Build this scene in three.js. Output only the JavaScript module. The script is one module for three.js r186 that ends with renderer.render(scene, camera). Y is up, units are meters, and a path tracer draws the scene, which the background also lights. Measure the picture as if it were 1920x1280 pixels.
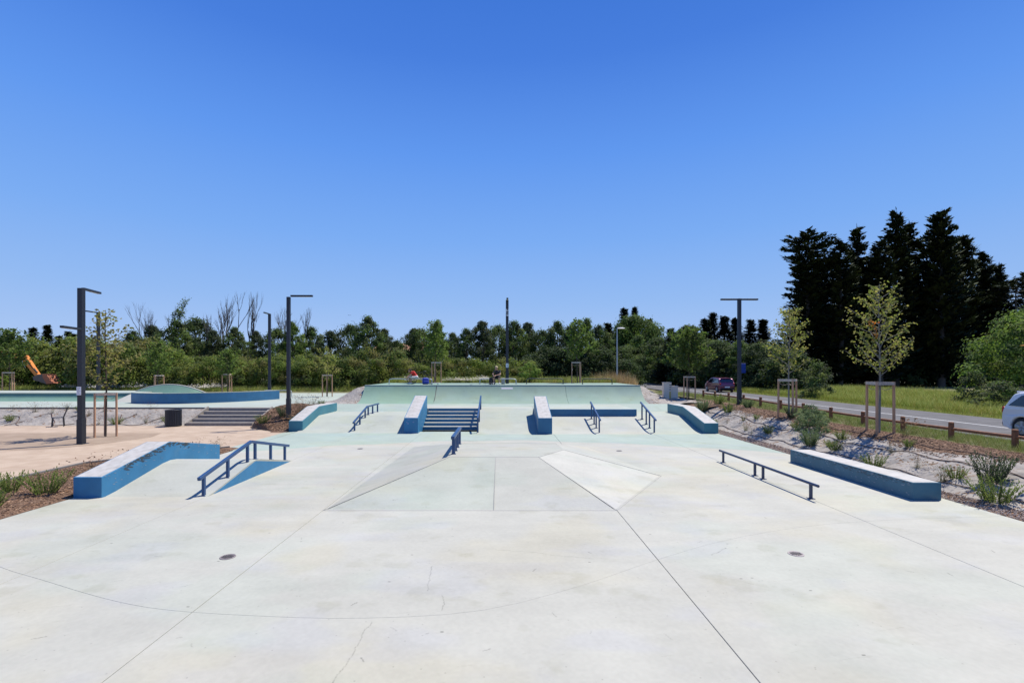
import * as THREE from 'three';
import { mergeGeometries } from 'three/addons/utils/BufferGeometryUtils.js';
import { RoundedBoxGeometry } from 'three/addons/geometries/RoundedBoxGeometry.js';
import { MarchingCubes } from 'three/addons/objects/MarchingCubes.js';

// ───────────────────────── camera, sky, sun, exposure
// World: x to the right, y up, the skate park runs away from the viewer along -z. "d" below is metres along -z.
const scene = new THREE.Scene();
const camera = new THREE.PerspectiveCamera(70.82, 1.5, 0.1, 12000);
camera.position.set(0, 2.8, 0);
camera.setViewOffset(1920, 1280, 20, -56, 1920, 1280);       // lens shift: horizon a little below the middle
const renderer = new THREE.WebGLRenderer();
renderer.toneMapping = THREE.LinearToneMapping;
renderer.toneMappingExposure = 1.35;
renderer.shadowMap.enabled = true;

const SUN = new THREE.Vector3(0.41, 1, -0.3).normalize();
const sun = new THREE.DirectionalLight(new THREE.Color().setRGB(1, 0.95, 0.86), 4.8);
sun.position.copy(SUN).multiplyScalar(90).add(new THREE.Vector3(0, 0, -25));
sun.target.position.set(0, 0, -25); sun.castShadow = true;
Object.assign(sun.shadow.camera, { left: -70, right: 70, top: 60, bottom: -60, near: 1, far: 250 });
sun.shadow.mapSize.set(4096, 4096);
scene.add(sun, sun.target);
{
  const W = 64, H = 512, data = new Float32Array(W * H * 4);
  const stops = [[-90, .10, .10, .09], [-2, .20, .22, .24], [0, .47, .63, .90], [3, .405, .57, .89], [8, .3, .50, .885], [15, .2, .418, .895], [24, .12, .318, .86], [33, .066, .215, .73], [45, .036, .155, .62], [90, .025, .1, .45]];
  for (let j = 0; j < H; j++) {
    const e = ((j + .5) / H - .5) * 180; let k = 0; while (k < stops.length - 2 && stops[k + 1][0] < e) k++;
    const a = stops[k], b = stops[k + 1], t = Math.min(1, Math.max(0, (e - a[0]) / (b[0] - a[0])));
    for (let i = 0; i < W; i++) { const o = (j * W + i) * 4; for (let c = 0; c < 3; c++) data[o + c] = (a[c + 1] + (b[c + 1] - a[c + 1]) * t) / 1.35; data[o + 3] = 1; }
  }
  const sky = new THREE.DataTexture(data, W, H, THREE.RGBAFormat, THREE.FloatType);
  sky.mapping = THREE.EquirectangularReflectionMapping; sky.magFilter = THREE.LinearFilter; sky.minFilter = THREE.LinearFilter; sky.needsUpdate = true;
  scene.background = sky; scene.environment = sky;
}

// ───────────────────────── helpers
function mulberry(a) { return () => { a |= 0; a = a + 0x6D2B79F5 | 0; let t = Math.imul(a ^ a >>> 15, 1 | a); t = t + Math.imul(t ^ t >>> 7, 61 | t) ^ t; return ((t ^ t >>> 14) >>> 0) / 4294967296; }; }
const lerp = (a, b, t) => a + (b - a) * t, clamp = (v, a = 0, b = 1) => Math.min(b, Math.max(a, v));
const smooth = (a, b, v) => { const t = clamp((v - a) / (b - a)); return t * t * (3 - 2 * t); };
const P = (x, y, d) => new THREE.Vector3(x, y, -d);
const hash = (x, y, s) => { let h = Math.imul(x, 374761393) + Math.imul(y, 668265263) + Math.imul(s, 1274126177) | 0; h = Math.imul(h ^ h >>> 13, 1274126177); return ((h ^ h >>> 16) >>> 0) / 4294967296; };
function vnoise(x, y, s, per = 0) {
  let xi = Math.floor(x), yi = Math.floor(y); const fx = x - xi, fy = y - yi, u = fx * fx * (3 - 2 * fx), v = fy * fy * (3 - 2 * fy);
  let x1 = xi + 1, y1 = yi + 1; if (per) { xi = ((xi % per) + per) % per; x1 = ((x1 % per) + per) % per; yi = ((yi % per) + per) % per; y1 = ((y1 % per) + per) % per; }
  const a = hash(xi, yi, s), b = hash(x1, yi, s), c = hash(xi, y1, s), d = hash(x1, y1, s);
  return a + (b - a) * u + (c - a) * v + (a - b - c + d) * u * v;
}
function fbm(x, y, s, oct = 4, per = 0) { let a = .5, t = 0, n = 0; for (let i = 0; i < oct; i++) { t += a * vnoise(x, y, s + i * 17, per); n += a; a *= .5; x *= 2; y *= 2; per *= 2; } return t / n; }
const toS = v => { v = clamp(v); return 255 * (v <= .0031308 ? 12.92 * v : 1.055 * Math.pow(v, 1 / 2.4) - .055); };
function texture(size, fn, { wrap = THREE.RepeatWrapping, srgb = true } = {}) {       // fn(u, v) -> linear rgb
  const d = new Uint8Array(size * size * 4);
  for (let j = 0; j < size; j++) for (let i = 0; i < size; i++) { const c = fn((i + .5) / size, (j + .5) / size), o = (j * size + i) * 4; for (let k = 0; k < 3; k++) d[o + k] = srgb ? toS(c[k]) : clamp(c[k]) * 255; d[o + 3] = 255; }
  const t = new THREE.DataTexture(d, size, size); t.wrapS = t.wrapT = wrap; t.magFilter = THREE.LinearFilter; t.minFilter = THREE.LinearMipmapLinearFilter; t.generateMipmaps = true;
  if (srgb) t.colorSpace = THREE.SRGBColorSpace; t.needsUpdate = true; return t;
}
const used = {};
function numbered(n) { used[n] = (used[n] ?? -1) + 1; return used[n] ? n + '_' + String(used[n]).padStart(3, '0') : n; }
function tag(o, label, category, group, kind) { o.userData = { ...o.userData }; if (label) o.userData.label = label; if (category) o.userData.category = category; if (group) o.userData.group = group; else delete o.userData.group; if (kind) o.userData.kind = kind; return o; }
function thing(name, label, category, pos = [0, 0, 0], turn = 0, group) { const g = new THREE.Group(); g.name = numbered(name); g.position.set(pos[0], pos[1], -pos[2]); g.rotation.y = turn; scene.add(g); return tag(g, label, category, group); }
function part(parent, name, geo, m, label) { const o = new THREE.Mesh(Array.isArray(geo) ? merge(geo) : geo, m); o.name = name; parent.add(o); if (label) o.userData.label = label; return o; }
function single(name, geo, m, label, category, group) { const o = new THREE.Mesh(Array.isArray(geo) ? merge(geo) : geo, m); o.name = numbered(name); scene.add(o); return tag(o, label, category, group); }
function setting(name, geo, m, label) { const o = new THREE.Mesh(Array.isArray(geo) ? merge(geo) : geo, m); o.name = numbered(name); scene.add(o); return tag(o, label, name.replace(/_/g, ' ').split(' ').slice(-2).join(' '), null, 'structure'); }
function dup(src, pos, turn, scale, label, group) { const c = src.clone(); c.name = numbered(src.name.replace(/_\d{3}$/, '')); scene.add(c); c.position.set(pos[0], pos[1], -pos[2]); c.rotation.y = turn; if (scale) Array.isArray(scale) ? c.scale.set(...scale) : c.scale.setScalar(scale); return tag(c, label ?? src.userData.label, src.userData.category, group ?? src.userData.group); }
function merge(list) { const l = list.map(g => { g = g.index ? g.toNonIndexed() : g; for (const k of Object.keys(g.attributes)) if (!['position', 'normal', 'uv', 'color'].includes(k)) g.deleteAttribute(k); return g; }); const anyC = l.some(g => g.attributes.color); if (!anyC) return mergeGeometries(l); return mergeGeometries(l); }
const bx = (w, h, l, x = 0, y = 0, z = 0, r = 0) => (r ? new RoundedBoxGeometry(w, h, l, 1, r) : new THREE.BoxGeometry(w, h, l)).translate(x, y, z);
function bar(a, b, w, h, r = 0) { const len = a.distanceTo(b), g = r ? new RoundedBoxGeometry(w, h, len, 1, r) : new THREE.BoxGeometry(w, h, len); const m = new THREE.Matrix4().lookAt(b, a, Math.abs(b.clone().sub(a).normalize().y) > .99 ? new THREE.Vector3(0, 0, 1) : new THREE.Vector3(0, 1, 0)); m.setPosition(a.clone().add(b).multiplyScalar(.5)); return g.applyMatrix4(m); }
function rod(a, b, r0, r1 = r0, seg = 8) { const len = a.distanceTo(b), g = new THREE.CylinderGeometry(r1, r0, len, seg); g.translate(0, len / 2, 0); g.applyQuaternion(new THREE.Quaternion().setFromUnitVectors(new THREE.Vector3(0, 1, 0), b.clone().sub(a).normalize())); return g.translate(a.x, a.y, a.z); }
function taper(pts, r0, r1, seg = 6, n = 0) {                    // a bent, tapering limb
  const c = new THREE.CatmullRomCurve3(pts), N = n || Math.max(3, pts.length * 2), g = new THREE.TubeGeometry(c, N, 1, seg, false), p = g.attributes.position, cen = [];
  for (let i = 0; i <= N; i++) cen.push(c.getPointAt(i / N));
  for (let i = 0; i < p.count; i++) { const k = Math.floor(i / (seg + 1)), r = lerp(r0, r1, k / N), o = cen[k]; p.setXYZ(i, o.x + (p.getX(i) - o.x) * r, o.y + (p.getY(i) - o.y) * r, o.z + (p.getZ(i) - o.z) * r); }
  return g;
}
const tube = (pts, r, seg = 6, n = 24) => new THREE.TubeGeometry(new THREE.CatmullRomCurve3(pts), n, r, seg, false);
function worldUV(g, s = 1, ox = 0, od = 0) {                       // uv in metres / s, by the way a face points
  if (g.index) g = g.toNonIndexed(); g.computeVertexNormals();
  const p = g.attributes.position, n = g.attributes.normal, uv = new Float32Array(p.count * 2);
  for (let f = 0; f < p.count; f += 3) {
    const nx = Math.abs(n.getX(f)), ny = Math.abs(n.getY(f)), nz = Math.abs(n.getZ(f));
    for (let i = f; i < f + 3; i++) { const x = p.getX(i), y = p.getY(i), d = -p.getZ(i); const [a, b] = ny > .35 ? [x, d] : nx > nz ? [d, y] : [x, y]; uv[2 * i] = (a + ox) / s; uv[2 * i + 1] = (b + od) / s; }
  }
  g.setAttribute('uv', new THREE.BufferAttribute(uv, 2)); return g;
}
function slab(poly, top, thick, bevel = 0) {                      // poly of [x, d]
  const sh = new THREE.Shape(poly.map(p => new THREE.Vector2(p[0], p[1])));
  const g = new THREE.ExtrudeGeometry(sh, { depth: thick - bevel, bevelEnabled: bevel > 0, bevelThickness: bevel, bevelSize: bevel, bevelOffset: -bevel, bevelSegments: 1, curveSegments: 4 });
  g.rotateX(-Math.PI / 2); return g.translate(0, top - thick, 0);
}
function sweepX(pts, x0, x1) {                                    // profile of [d, h] pulled along x
  const g = new THREE.ExtrudeGeometry(new THREE.Shape(pts.map(p => new THREE.Vector2(p[0], p[1]))), { depth: x1 - x0, bevelEnabled: false });
  return g.rotateY(Math.PI / 2).translate(x0, 0, 0);
}
function grid(nu, nv, fn) {                                       // fn(u, v) -> Vector3
  const pos = [], idx = []; for (let j = 0; j <= nv; j++) for (let i = 0; i <= nu; i++) { const p = fn(i / nu, j / nv); pos.push(p.x, p.y, p.z); }
  for (let j = 0; j < nv; j++) for (let i = 0; i < nu; i++) { const a = j * (nu + 1) + i, b = a + 1, c = a + nu + 1, d = c + 1; idx.push(a, b, c, b, d, c); }
  const g = new THREE.BufferGeometry(); g.setAttribute('position', new THREE.Float32BufferAttribute(pos, 3)); g.setIndex(idx); g.computeVertexNormals();
  const p = g.attributes.position, uv = new Float32Array(p.count * 2); for (let i = 0; i < p.count; i++) { uv[2 * i] = p.getX(i); uv[2 * i + 1] = -p.getZ(i); } g.setAttribute('uv', new THREE.BufferAttribute(uv, 2)); return g;
}
const mat = (r, g, b, rough = .8, o = {}) => { const m = new THREE.MeshStandardMaterial({ roughness: rough, ...o }); m.color.setRGB(r, g, b); m.side = THREE.DoubleSide; return m; };

// ───────────────────────── materials
// the concrete: one picture of 24 x 24 m of floor, so that nothing repeats
const cracks = [];
{ const R = mulberry(5); const walk = (x, d, dx, dd, n, st) => { const l = []; for (let i = 0; i < n; i++) { l.push([x, d]); x += dx * st + (R() - .5) * st * .7; d += dd * st + (R() - .5) * st * .7; } cracks.push(l); };
  walk(-1.45, 5.35, -.12, -1, 18, .06); walk(-1.0, 6.9, .02, -1, 14, .06); walk(-.1, 7.55, 1, -.25, 22, .07); walk(-.75, 6.0, .1, -1, 8, .05); walk(3.2, 7.3, .6, .5, 12, .06);  }
const concreteTex = texture(2048, (u, v) => {
  const x = u * 24 - 12, d = v * 24, big = fbm(x * .35 + 9, d * .5 + 3, 1, 4), mid = fbm(x * 1.4 + d * .3, d * 1.5, 21, 5), streak = fbm(x * 1.3 + d * .8, d * 5 - x * .7, 41, 3), fine = vnoise(x * 28, d * 28, 61), speck = hash(u * 2048 | 0, v * 2048 | 0, 7);
  let l = .372 + (big - .5) * .055 + (mid - .5) * .07 + (streak - .5) * .035 + (fine - .5) * .025;
  const teal = smooth(.52, .72, fbm(x * .55 + 31, d * .8 + 7, 91, 4)) * .8, warm = smooth(.5, .75, fbm(x * .7 + 3, d * .7 + 51, 111, 3)), blue = smooth(.55, .75, fbm(x * .9 + 71, d * 1.6 + 13, 131, 4));
  let r = l * (1 - .05 * teal - .03 * blue + .012 * warm), g = l * (.98 - .008 * teal - .022 * blue - .012 * warm), b = l * (.852 - .018 * teal + .03 * blue - .065 * warm);
  const dirt = smooth(.66, .8, fbm(x * 1.9 + 5, d * 2.6 + 91, 151, 4)) * .028; r -= dirt; g -= dirt; b -= dirt * 1.2;
  const scr = vnoise(x * 3 + d * 1.3, d * 42 - x * 9, 171); if (scr > .955) { r -= .03; g -= .03; b -= .028; }
  if (speck > .9994) { r *= .6; g *= .6; b *= .6; }
  return [r, g, b];
}, { wrap: THREE.MirroredRepeatWrapping });
{ // hairline cracks, scuffs and dark specks, drawn into the same picture
  const d = concreteTex.image.data, R = mulberry(77), dot = (x, dd, k, w = 0) => { const i = Math.round((x + 12) / 24 * 2048), j = Math.round(dd / 24 * 2048); for (let a = -w; a <= w; a++) { const o = (j * 2048 + i + a) * 4; if (o < 0 || o > d.length - 4) continue; for (let c = 0; c < 3; c++) d[o + c] *= k; } };
  for (const l of cracks) for (let i = 0; i + 1 < l.length; i++) for (let t = 0; t < 1; t += .12) dot(lerp(l[i][0], l[i + 1][0], t), lerp(l[i][1], l[i + 1][1], t), .925);
  for (let i = 0; i < 130; i++) { const x = R() * 18 - 9, dd = 4 + R() * 15, a = R() * 3.1, n = 2 + R() * 9, k = .72 + R() * .2; for (let t = 0; t < n; t++) dot(x + Math.cos(a) * t * .012, dd + Math.sin(a) * t * .012, k); }
  for (let i = 0; i < 40; i++) dot(R() * 18 - 9, 4 + R() * 12, .35 + R() * .2, 1);
}
const concBump = texture(512, (u, v) => { const n = fbm(u * 24, v * 24, 3, 5, 24); return [n, n, n]; }, { srgb: false }); concBump.repeat.set(16, 16);
const conc = (r, g, b, o = {}) => mat(r, g, b, .78, { map: concreteTex, bumpMap: concBump, bumpScale: .0016, ...o });
const M = {};
M.floor = conc(1, .998, .985); M.teal = conc(.80, .965, .95); M.paleTeal = conc(.88, .985, .975); M.rampA = conc(.48, .77, .67); M.rampB = conc(.54, .77, .70); M.rampC = conc(.52, .76, .70); M.bowl = conc(.36, .66, .58);
M.bankA = conc(.93, 1, .97); M.bankB = conc(.97, 1, .99); M.faceTeal = conc(.90, .955, .925); M.faceGrey = conc(.95, .96, .945); M.faceWhite = conc(1.1, 1.1, 1.1);
M.joint = mat(.31, .295, .27, .95); M.cut = mat(.32, .315, .295, .95);
const grey = (s, base, amp, f) => texture(512, (u, v) => { const n = base + (fbm(u * f, v * f, s, 5, f) - .5) * amp; return [n, n, n]; });
const blueTex = texture(512, (u, v) => { const n = 1 + (fbm(u * 6, v * 6, 5, 5, 6) - .5) * .35, s = vnoise(u * 200, v * 14, 9, 200) > .93 ? 1.12 : 1, w = smooth(.62, .8, fbm(u * 9, v * 9, 33, 4, 9)) * .16; return [(.028 * n + w * .1) * s, (.165 * n + w * .08) * s, (.315 * n) * s]; });
M.blue = mat(1, 1, 1, .55, { map: blueTex }); M.darkBlue = mat(.82, .8, .8, .5, { map: blueTex }); M.tealBlue = mat(1.3, 1.06, .72, .55, { map: blueTex }); M.greyBlue = mat(1.5, .8, .6, .6, { map: blueTex });
M.rail = mat(.02, .065, .165, .38, { metalness: .1 }); M.navy = mat(.018, .035, .085, .4);
const topTex = texture(512, (u, v) => { const n = fbm(u * 8, v * 8, 4, 5, 8), m = fbm(u * 3, v * 3, 14, 3, 3), k = smooth(.6, .75, fbm(u * 14, v * 5, 24, 4, 14)) * .06, q = (n - .5) * .16 - k; return [.40 + q, .385 + q + (m - .5) * .03, .36 + q + (m - .5) * .04]; });
M.ledgeTop = mat(1, 1, 1, .75, { map: topTex });
const tanTex = texture(512, (u, v) => { const n = fbm(u * 10, v * 10, 8, 5, 10), k = hash(u * 512 | 0, v * 512 | 0, 3); return [.385 + (n - .5) * .13 + (k - .5) * .07, .292 + (n - .5) * .12 + (k - .5) * .07, .21 + (n - .5) * .1 + (k - .5) * .07]; }); tanTex.repeat.set(.3, .3);
M.tan = mat(1, 1, 1, .9, { map: tanTex }); M.sand = mat(.72, .70, .68, .95, { map: tanTex });
const greyTex = grey(11, .8, .4, 12); greyTex.repeat.set(.8, .8); M.stepConc = mat(.31, .275, .24, .85, { map: greyTex }); M.kerb = mat(.2, .185, .17, .9, { map: greyTex });
const fabTex = texture(1024, (u, v) => { const n = fbm(u * 8, v * 8, 2, 6, 8), c = fbm(u * 26, v * 26, 12, 4, 26), dirt = smooth(.6, .68, fbm(u * 40, v * 40, 31, 4, 40)) * smooth(.46, .6, fbm(u * 7, v * 7, 37, 3, 7)), w = hash(u * 1024 | 0, v * 1024 | 0, 4); let r = .30 + (n - .5) * .13 + (c - .5) * .1 + (w - .5) * .06; return [lerp(r, .17, dirt), lerp(r * .9, .1, dirt), lerp(r * .79, .055, dirt)]; }); fabTex.repeat.set(.4, .4);
const fabBump = texture(512, (u, v) => { const n = fbm(u * 12, v * 12, 2, 5, 12); return [n, n, n]; }, { srgb: false }); fabBump.repeat.set(.7, .7);
M.fabric = mat(1, 1, 1, .95, { map: fabTex, bumpMap: fabBump, bumpScale: .035 });
const mulchTex = texture(1024, (u, v) => { const n = fbm(u * 40, v * 40, 2, 5, 40), c = fbm(u * 130, v * 90, 22, 2, 130), big = fbm(u * 5, v * 5, 5, 3, 5); const l = .55 + n * .8 + (c - .5) * 1.5; return [.15 * l * (.7 + big * .6), .086 * l * (.7 + big * .6), .05 * l * (.7 + big * .6)]; }); mulchTex.repeat.set(.5, .5);
M.mulch = mat(1, 1, 1, 1, { map: mulchTex, bumpMap: fabBump, bumpScale: .06 });
const soilTex = texture(512, (u, v) => { const n = fbm(u * 16, v * 16, 6, 5, 16), g = fbm(u * 5, v * 5, 9, 4, 5); return [lerp(.10, .25, n) * lerp(1, .55, g), lerp(.10, .2, n) * lerp(.9, .8, g), lerp(.045, .1, n) * lerp(1, .5, g)]; }); soilTex.repeat.set(.25, .25);
M.soil = mat(1, 1, 1, 1, { map: soilTex });
const asphTex = texture(512, (u, v) => { const n = fbm(u * 8, v * 8, 6, 5, 8), k = hash(u * 512 | 0, v * 512 | 0, 9); const l = .088 + (n - .5) * .07 + (k - .5) * .05; return [l * 1.04, l, l * 1.0]; }); asphTex.repeat.set(.3, .3);
M.asphalt = mat(1, 1, 1, .9, { map: asphTex }); M.paint = mat(.55, .55, .54, .7, { map: grey(44, .92, .3, 30) });
const woodTex = texture(512, (u, v) => { const n = fbm(u * 30, v * 3, 6, 4, 30), k = fbm(u * 6, v * 6, 16, 3, 6); const l = .75 + (n - .5) * .7 + (k - .5) * .4; return [l, l, l]; });
M.wood = mat(.27, .11, .048, .8, { map: woodTex }); M.stake = mat(.58, .33, .19, .85, { map: woodTex }); M.stakeTop = mat(.6, .5, .4, .85, { map: woodTex });
M.lamp = mat(.022, .026, .036, .42, { metalness: .2 }); M.lampGlass = mat(.5, .5, .48, .3); M.steel = mat(.35, .36, .37, .4, { metalness: .8 }); M.galv = mat(.42, .44, .46, .45, { metalness: .4 }); M.darkSteel = mat(.05, .05, .055, .45, { metalness: .5 });
M.hose = mat(.085, .042, .028, .7); M.bark = mat(.10, .075, .055, .95, { map: woodTex }); M.greyBark = mat(.13, .11, .095, .95, { map: woodTex }); M.paleBark = mat(.28, .26, .22, .9, { map: woodTex }); M.band = mat(.32, .27, .2, .9);
const leafMat = (t = .4, rough = .95) => { const m = new THREE.MeshPhysicalMaterial({ vertexColors: true, roughness: rough, transmission: t, thickness: 0, specularIntensity: .25, side: THREE.DoubleSide }); return m; };
M.leaf = leafMat(.5); M.needle = leafMat(.08, .85); M.grass = leafMat(.3, .85);
M.white = mat(.78, .78, .78, .5); M.black = mat(.012, .012, .013, .6); M.rubber = mat(.018, .018, .019, .85);

// ───────────────────────── ground
function bermCrest(d) { return .74 + .27 * smooth(15, 31, d); }
const crestNoise = d => (fbm(d * .35, 3.3, 5, 3) - .5);
function bermH(x, d) { const w = 10.1 + crestNoise(d) * .3, e = 12.25 + crestNoise(d + 40) * .7; return -.004 + (bermCrest(d) + .004) * smooth(w - .35, e + .25, x) + (x < 13.2 ? (fbm(x * 1.5, d * 1.5, 71, 4) - .5) * .21 * smooth(9.9, 10.8, x) * (1 - smooth(12.3, 13.2, x)) : 0) - .06 * smooth(14.2, 15.2, x); }
const roadNear = d => 14.5 + .06 * d, roadFar = d => 20.6 + .06 * d, roadMid = d => 17.55 + .06 * d;
const ROAD = .72;
function groundH(x, d) {
  const back = 1.0 + .25 * smooth(44, 56, d);
  let left = d < 24.6 ? -.08 : lerp(-.08, .66, smooth(24.6, 26.8, d)); left = lerp(left, back, smooth(44.5, 50, d));
  let mid = lerp(-.3, 1.80, smooth(29, 31.5, d)); mid = lerp(mid, back, smooth(40, 52, d));
  let right = lerp(-.3, .60, smooth(10, 14, x)); right = lerp(right, lerp(.9, .62, smooth(11, 15, x)), smooth(32, 35, d));
  let h = lerp(left, mid, smooth(-10.5, -9.2, x)); h = lerp(h, right, smooth(9, 11.5, x)); if (d > 40) h = lerp(h, lerp(back, .62, smooth(10, 17, x)), smooth(40, 50, d));
  if (x > 15) h = .62 + .3 * smooth(roadFar(d) + 1, roadFar(d) + 9, x) ; return h;
}
{
  const xs = [], ds = []; for (let x = -60; x <= 80; x += 1) xs.push(x); for (let k = 1; k < 16; k++) { xs.unshift(-60 - k * k * 22); xs.push(80 + k * k * 22); }
  for (let d = -12; d <= 90; d += 1) ds.push(d); for (let k = 1; k < 18; k++) { ds.push(90 + k * k * 28); if (k < 8) ds.unshift(-12 - k * k * 20); }
  const g = grid(xs.length - 1, ds.length - 1, (u, v) => { const x = xs[Math.round(u * (xs.length - 1))], d = ds[Math.round(v * (ds.length - 1))]; return P(x, groundH(x, d) + (d > 46 || x > 24 || x < -46 ? (fbm(x * .2, d * .2, 3, 3) - .5) * .25 : 0), d); });
  setting('ground', g, M.soil, 'dry grassy earth around the skate park and under the trees');
}
// near floor: slabs between saw-cut joints
const arcPts = [[-9.6, 8.2], [-7.17, 6.87], [-6.3, 6.5], [-4.25, 5.71], [-2.68, 5.49], [-1.57, 5.45], [-.25, 5.62], [1.0, 6.25], [2.29, 7.12], [3.7, 7.95], [5.48, 8.66], [7.0, 9.0], [9.9, 9.3]];
const arcA = new THREE.CatmullRomCurve3(arcPts.map(p => new THREE.Vector3(p[0], p[1], 0))).getPoints(160);
const atArc = x => { for (let i = 1; i < arcA.length; i++) if (arcA[i].x >= x) { const a = arcA[i - 1], b = arcA[i]; return lerp(a.y, b.y, (x - a.x) / (b.x - a.x || 1)); } return arcA[160].y; };
const atTeal = x => 19.5 - 2.2 * Math.pow(Math.abs(x) / 8, 1.7) + .12 * Math.sin(x * 1.7);
{
  const floor = new THREE.Group(); floor.name = 'concrete_floor'; scene.add(floor); tag(floor, 'pale smooth concrete skating floor cut into large slabs', 'floor', null, 'structure');
  const cols = [-9.48, -6.6, -3.6, 2.33, 6.8, 9.74];
  for (let c = 0; c < 5; c++) {
    const a = cols[c] + (c ? .0048 : 0), b = cols[c + 1] - (c < 4 ? .0048 : 0), n = 14, curve = (f, o) => Array.from({ length: n + 1 }, (_, i) => { const x = lerp(a, b, i / n); return [x, f(x) + o]; });
    const rows = [[[[a, -4], [b, -4]], curve(atArc, -.0013), M.floor], [curve(atArc, .0013), curve(atTeal, -.003), M.floor], [curve(atTeal, .002), [[a, 22.3], [b, 22.3]], M.teal]];
    for (const [lo, hi, m] of rows) part(floor, 'slab', worldUV(slab([...lo, ...hi.slice().reverse()], 0, .1, .003), 24, 12, 0), m);
  }
  part(floor, 'sub_base', slab([[-9.46, -4], [9.72, -4], [9.72, 22.3], [-9.46, 22.3]], -.022, .08), M.joint);
}
// ───────────────────────── funbox: low pyramid with a flat top in the middle of the floor
{
  const t = thing('funbox', 'low wide concrete pyramid with flat top in the middle of the floor', 'skate ramp', [0, 0, 0]);
  const h = .5, B = { fl: [-3.6, 9.66], fr: [2.33, 9.66], r: [4.29, 12.86], rr: [3.2, 17.9], rl: [-3.3, 17.9] }, T = { fl: [-1.4, 12.86], fr: [1.0, 12.86], r: [1.83, 14.08], rr: [1.75, 15.3], rl: [-1.4, 15.3] };
  const v = (p, y) => P(p[0], y, p[1]);
  const face = (pts, m, n, s = 1) => { const g = new THREE.BufferGeometry(), a = []; for (let i = 1; i + 1 < pts.length; i++) for (const q of [pts[0], pts[i], pts[i + 1]]) a.push(q.x, q.y, q.z); g.setAttribute('position', new THREE.Float32BufferAttribute(a, 3)); part(t, n, worldUV(g, 24, 12, 0), m); };
  const mixp = (a, b, k) => [lerp(a[0], b[0], k), lerp(a[1], b[1], k)], e = .007, bm = -.155, tm = -.155, z = -.012;
  const inset = (p, dx, dd) => [p[0] + dx, p[1] + dd];
  face([v(inset(B.fl, .02, 0), z), v([bm - e, B.fl[1]], z), v([tm - e, T.fl[1] - e], h), v(inset(T.fl, e, -e), h)], M.faceTeal, 'front_bank');
  face([v([bm + e, B.fl[1]], z), v(inset(B.fr, -e, 0), z), v(inset(T.fr, -e, -e), h), v([tm + e, T.fl[1] - e], h)], M.faceGrey, 'front_bank');
  face([v(inset(B.fr, e, 0), z), v(B.r, z), v(inset(T.r, 0, -.012), h), v(inset(T.fr, e, -e), h)], M.faceWhite, 'side_bank');
  face([v(inset(B.r, 0, .01), z), v(B.rr, z), v(T.rr, h), v(T.r, h)], M.floor, 'side_bank');
  face([v(B.rr, z), v(B.rl, z), v(T.rl, h), v(T.rr, h)], M.floor, 'rear_bank');
  face([v(B.rl, z), v(B.fl, z), v(inset(T.fl, 0, 0), h), v(T.rl, h)], M.faceGrey, 'side_bank');
  part(t, 'flat_top', worldUV(slab([T.fl, T.fr, T.r, T.rr, T.rl], h, .04, .003), 24, 12, 0), M.faceGrey);
  const cut = (a, ya, b, yb, w = .006) => part(t, 'joint', bar(v(a, ya + .001), v(b, yb + .001), w, .006), M.cut);
  cut([-3.58, 9.66], 0, [2.32, 9.66], 0, .016); cut(B.fl, 0, T.fl, h); cut(B.fr, 0, T.fr, h); cut(B.fr, 0, B.r, 0); cut(B.r, 0, T.r, h); cut(T.fl, h, T.fr, h, .016); cut(T.fr, h, T.r, h); cut(T.rl, h, T.rr, h); cut([bm, 9.66], 0, [tm, 12.86], h, .011);
  part(t, 'core', slab([[-2.4, 11.4], [1.6, 11.4], [2.4, 13.2], [2.1, 16], [-2.0, 16]], .1, .16), M.joint);
}
// ───────────────────────── blue ledges, hubbas, walls
function ledge(name, label, x0, x1, top, bottom, m, group, { topMat = M.ledgeTop } = {}) {
  const t = thing(name, label, 'ledge', [0, 0, 0], 0, group), shape = [...top, ...bottom.slice().reverse()];
  const sh = new THREE.Shape(shape.map(p => new THREE.Vector2(p[0], p[1])));
  const g = new THREE.ExtrudeGeometry(sh, { depth: x1 - x0 - .016, bevelEnabled: true, bevelSize: .008, bevelThickness: .008, bevelOffset: -.008, bevelSegments: 2 }).rotateY(Math.PI / 2).translate(x0 + .008, 0, 0);
  part(t, 'block', worldUV(g, 1.7), m);
  const N = top.length - 1, tp = top.map((p, i) => { if (i && i < N) return p; const q = i ? top[N - 1] : top[1], k = .03 / Math.abs(q[0] - p[0]); return [lerp(p[0], q[0], k), lerp(p[1], q[1], k)]; });
  const plate = tp.map(p => [p[0], p[1] + .004]).concat(tp.slice().reverse().map(p => [p[0], p[1] - .02]));
  part(t, 'worn_top', worldUV(sweepX(plate, x0 + .028, x1 - .028), 1.1), topMat);
  return t;
}
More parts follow.
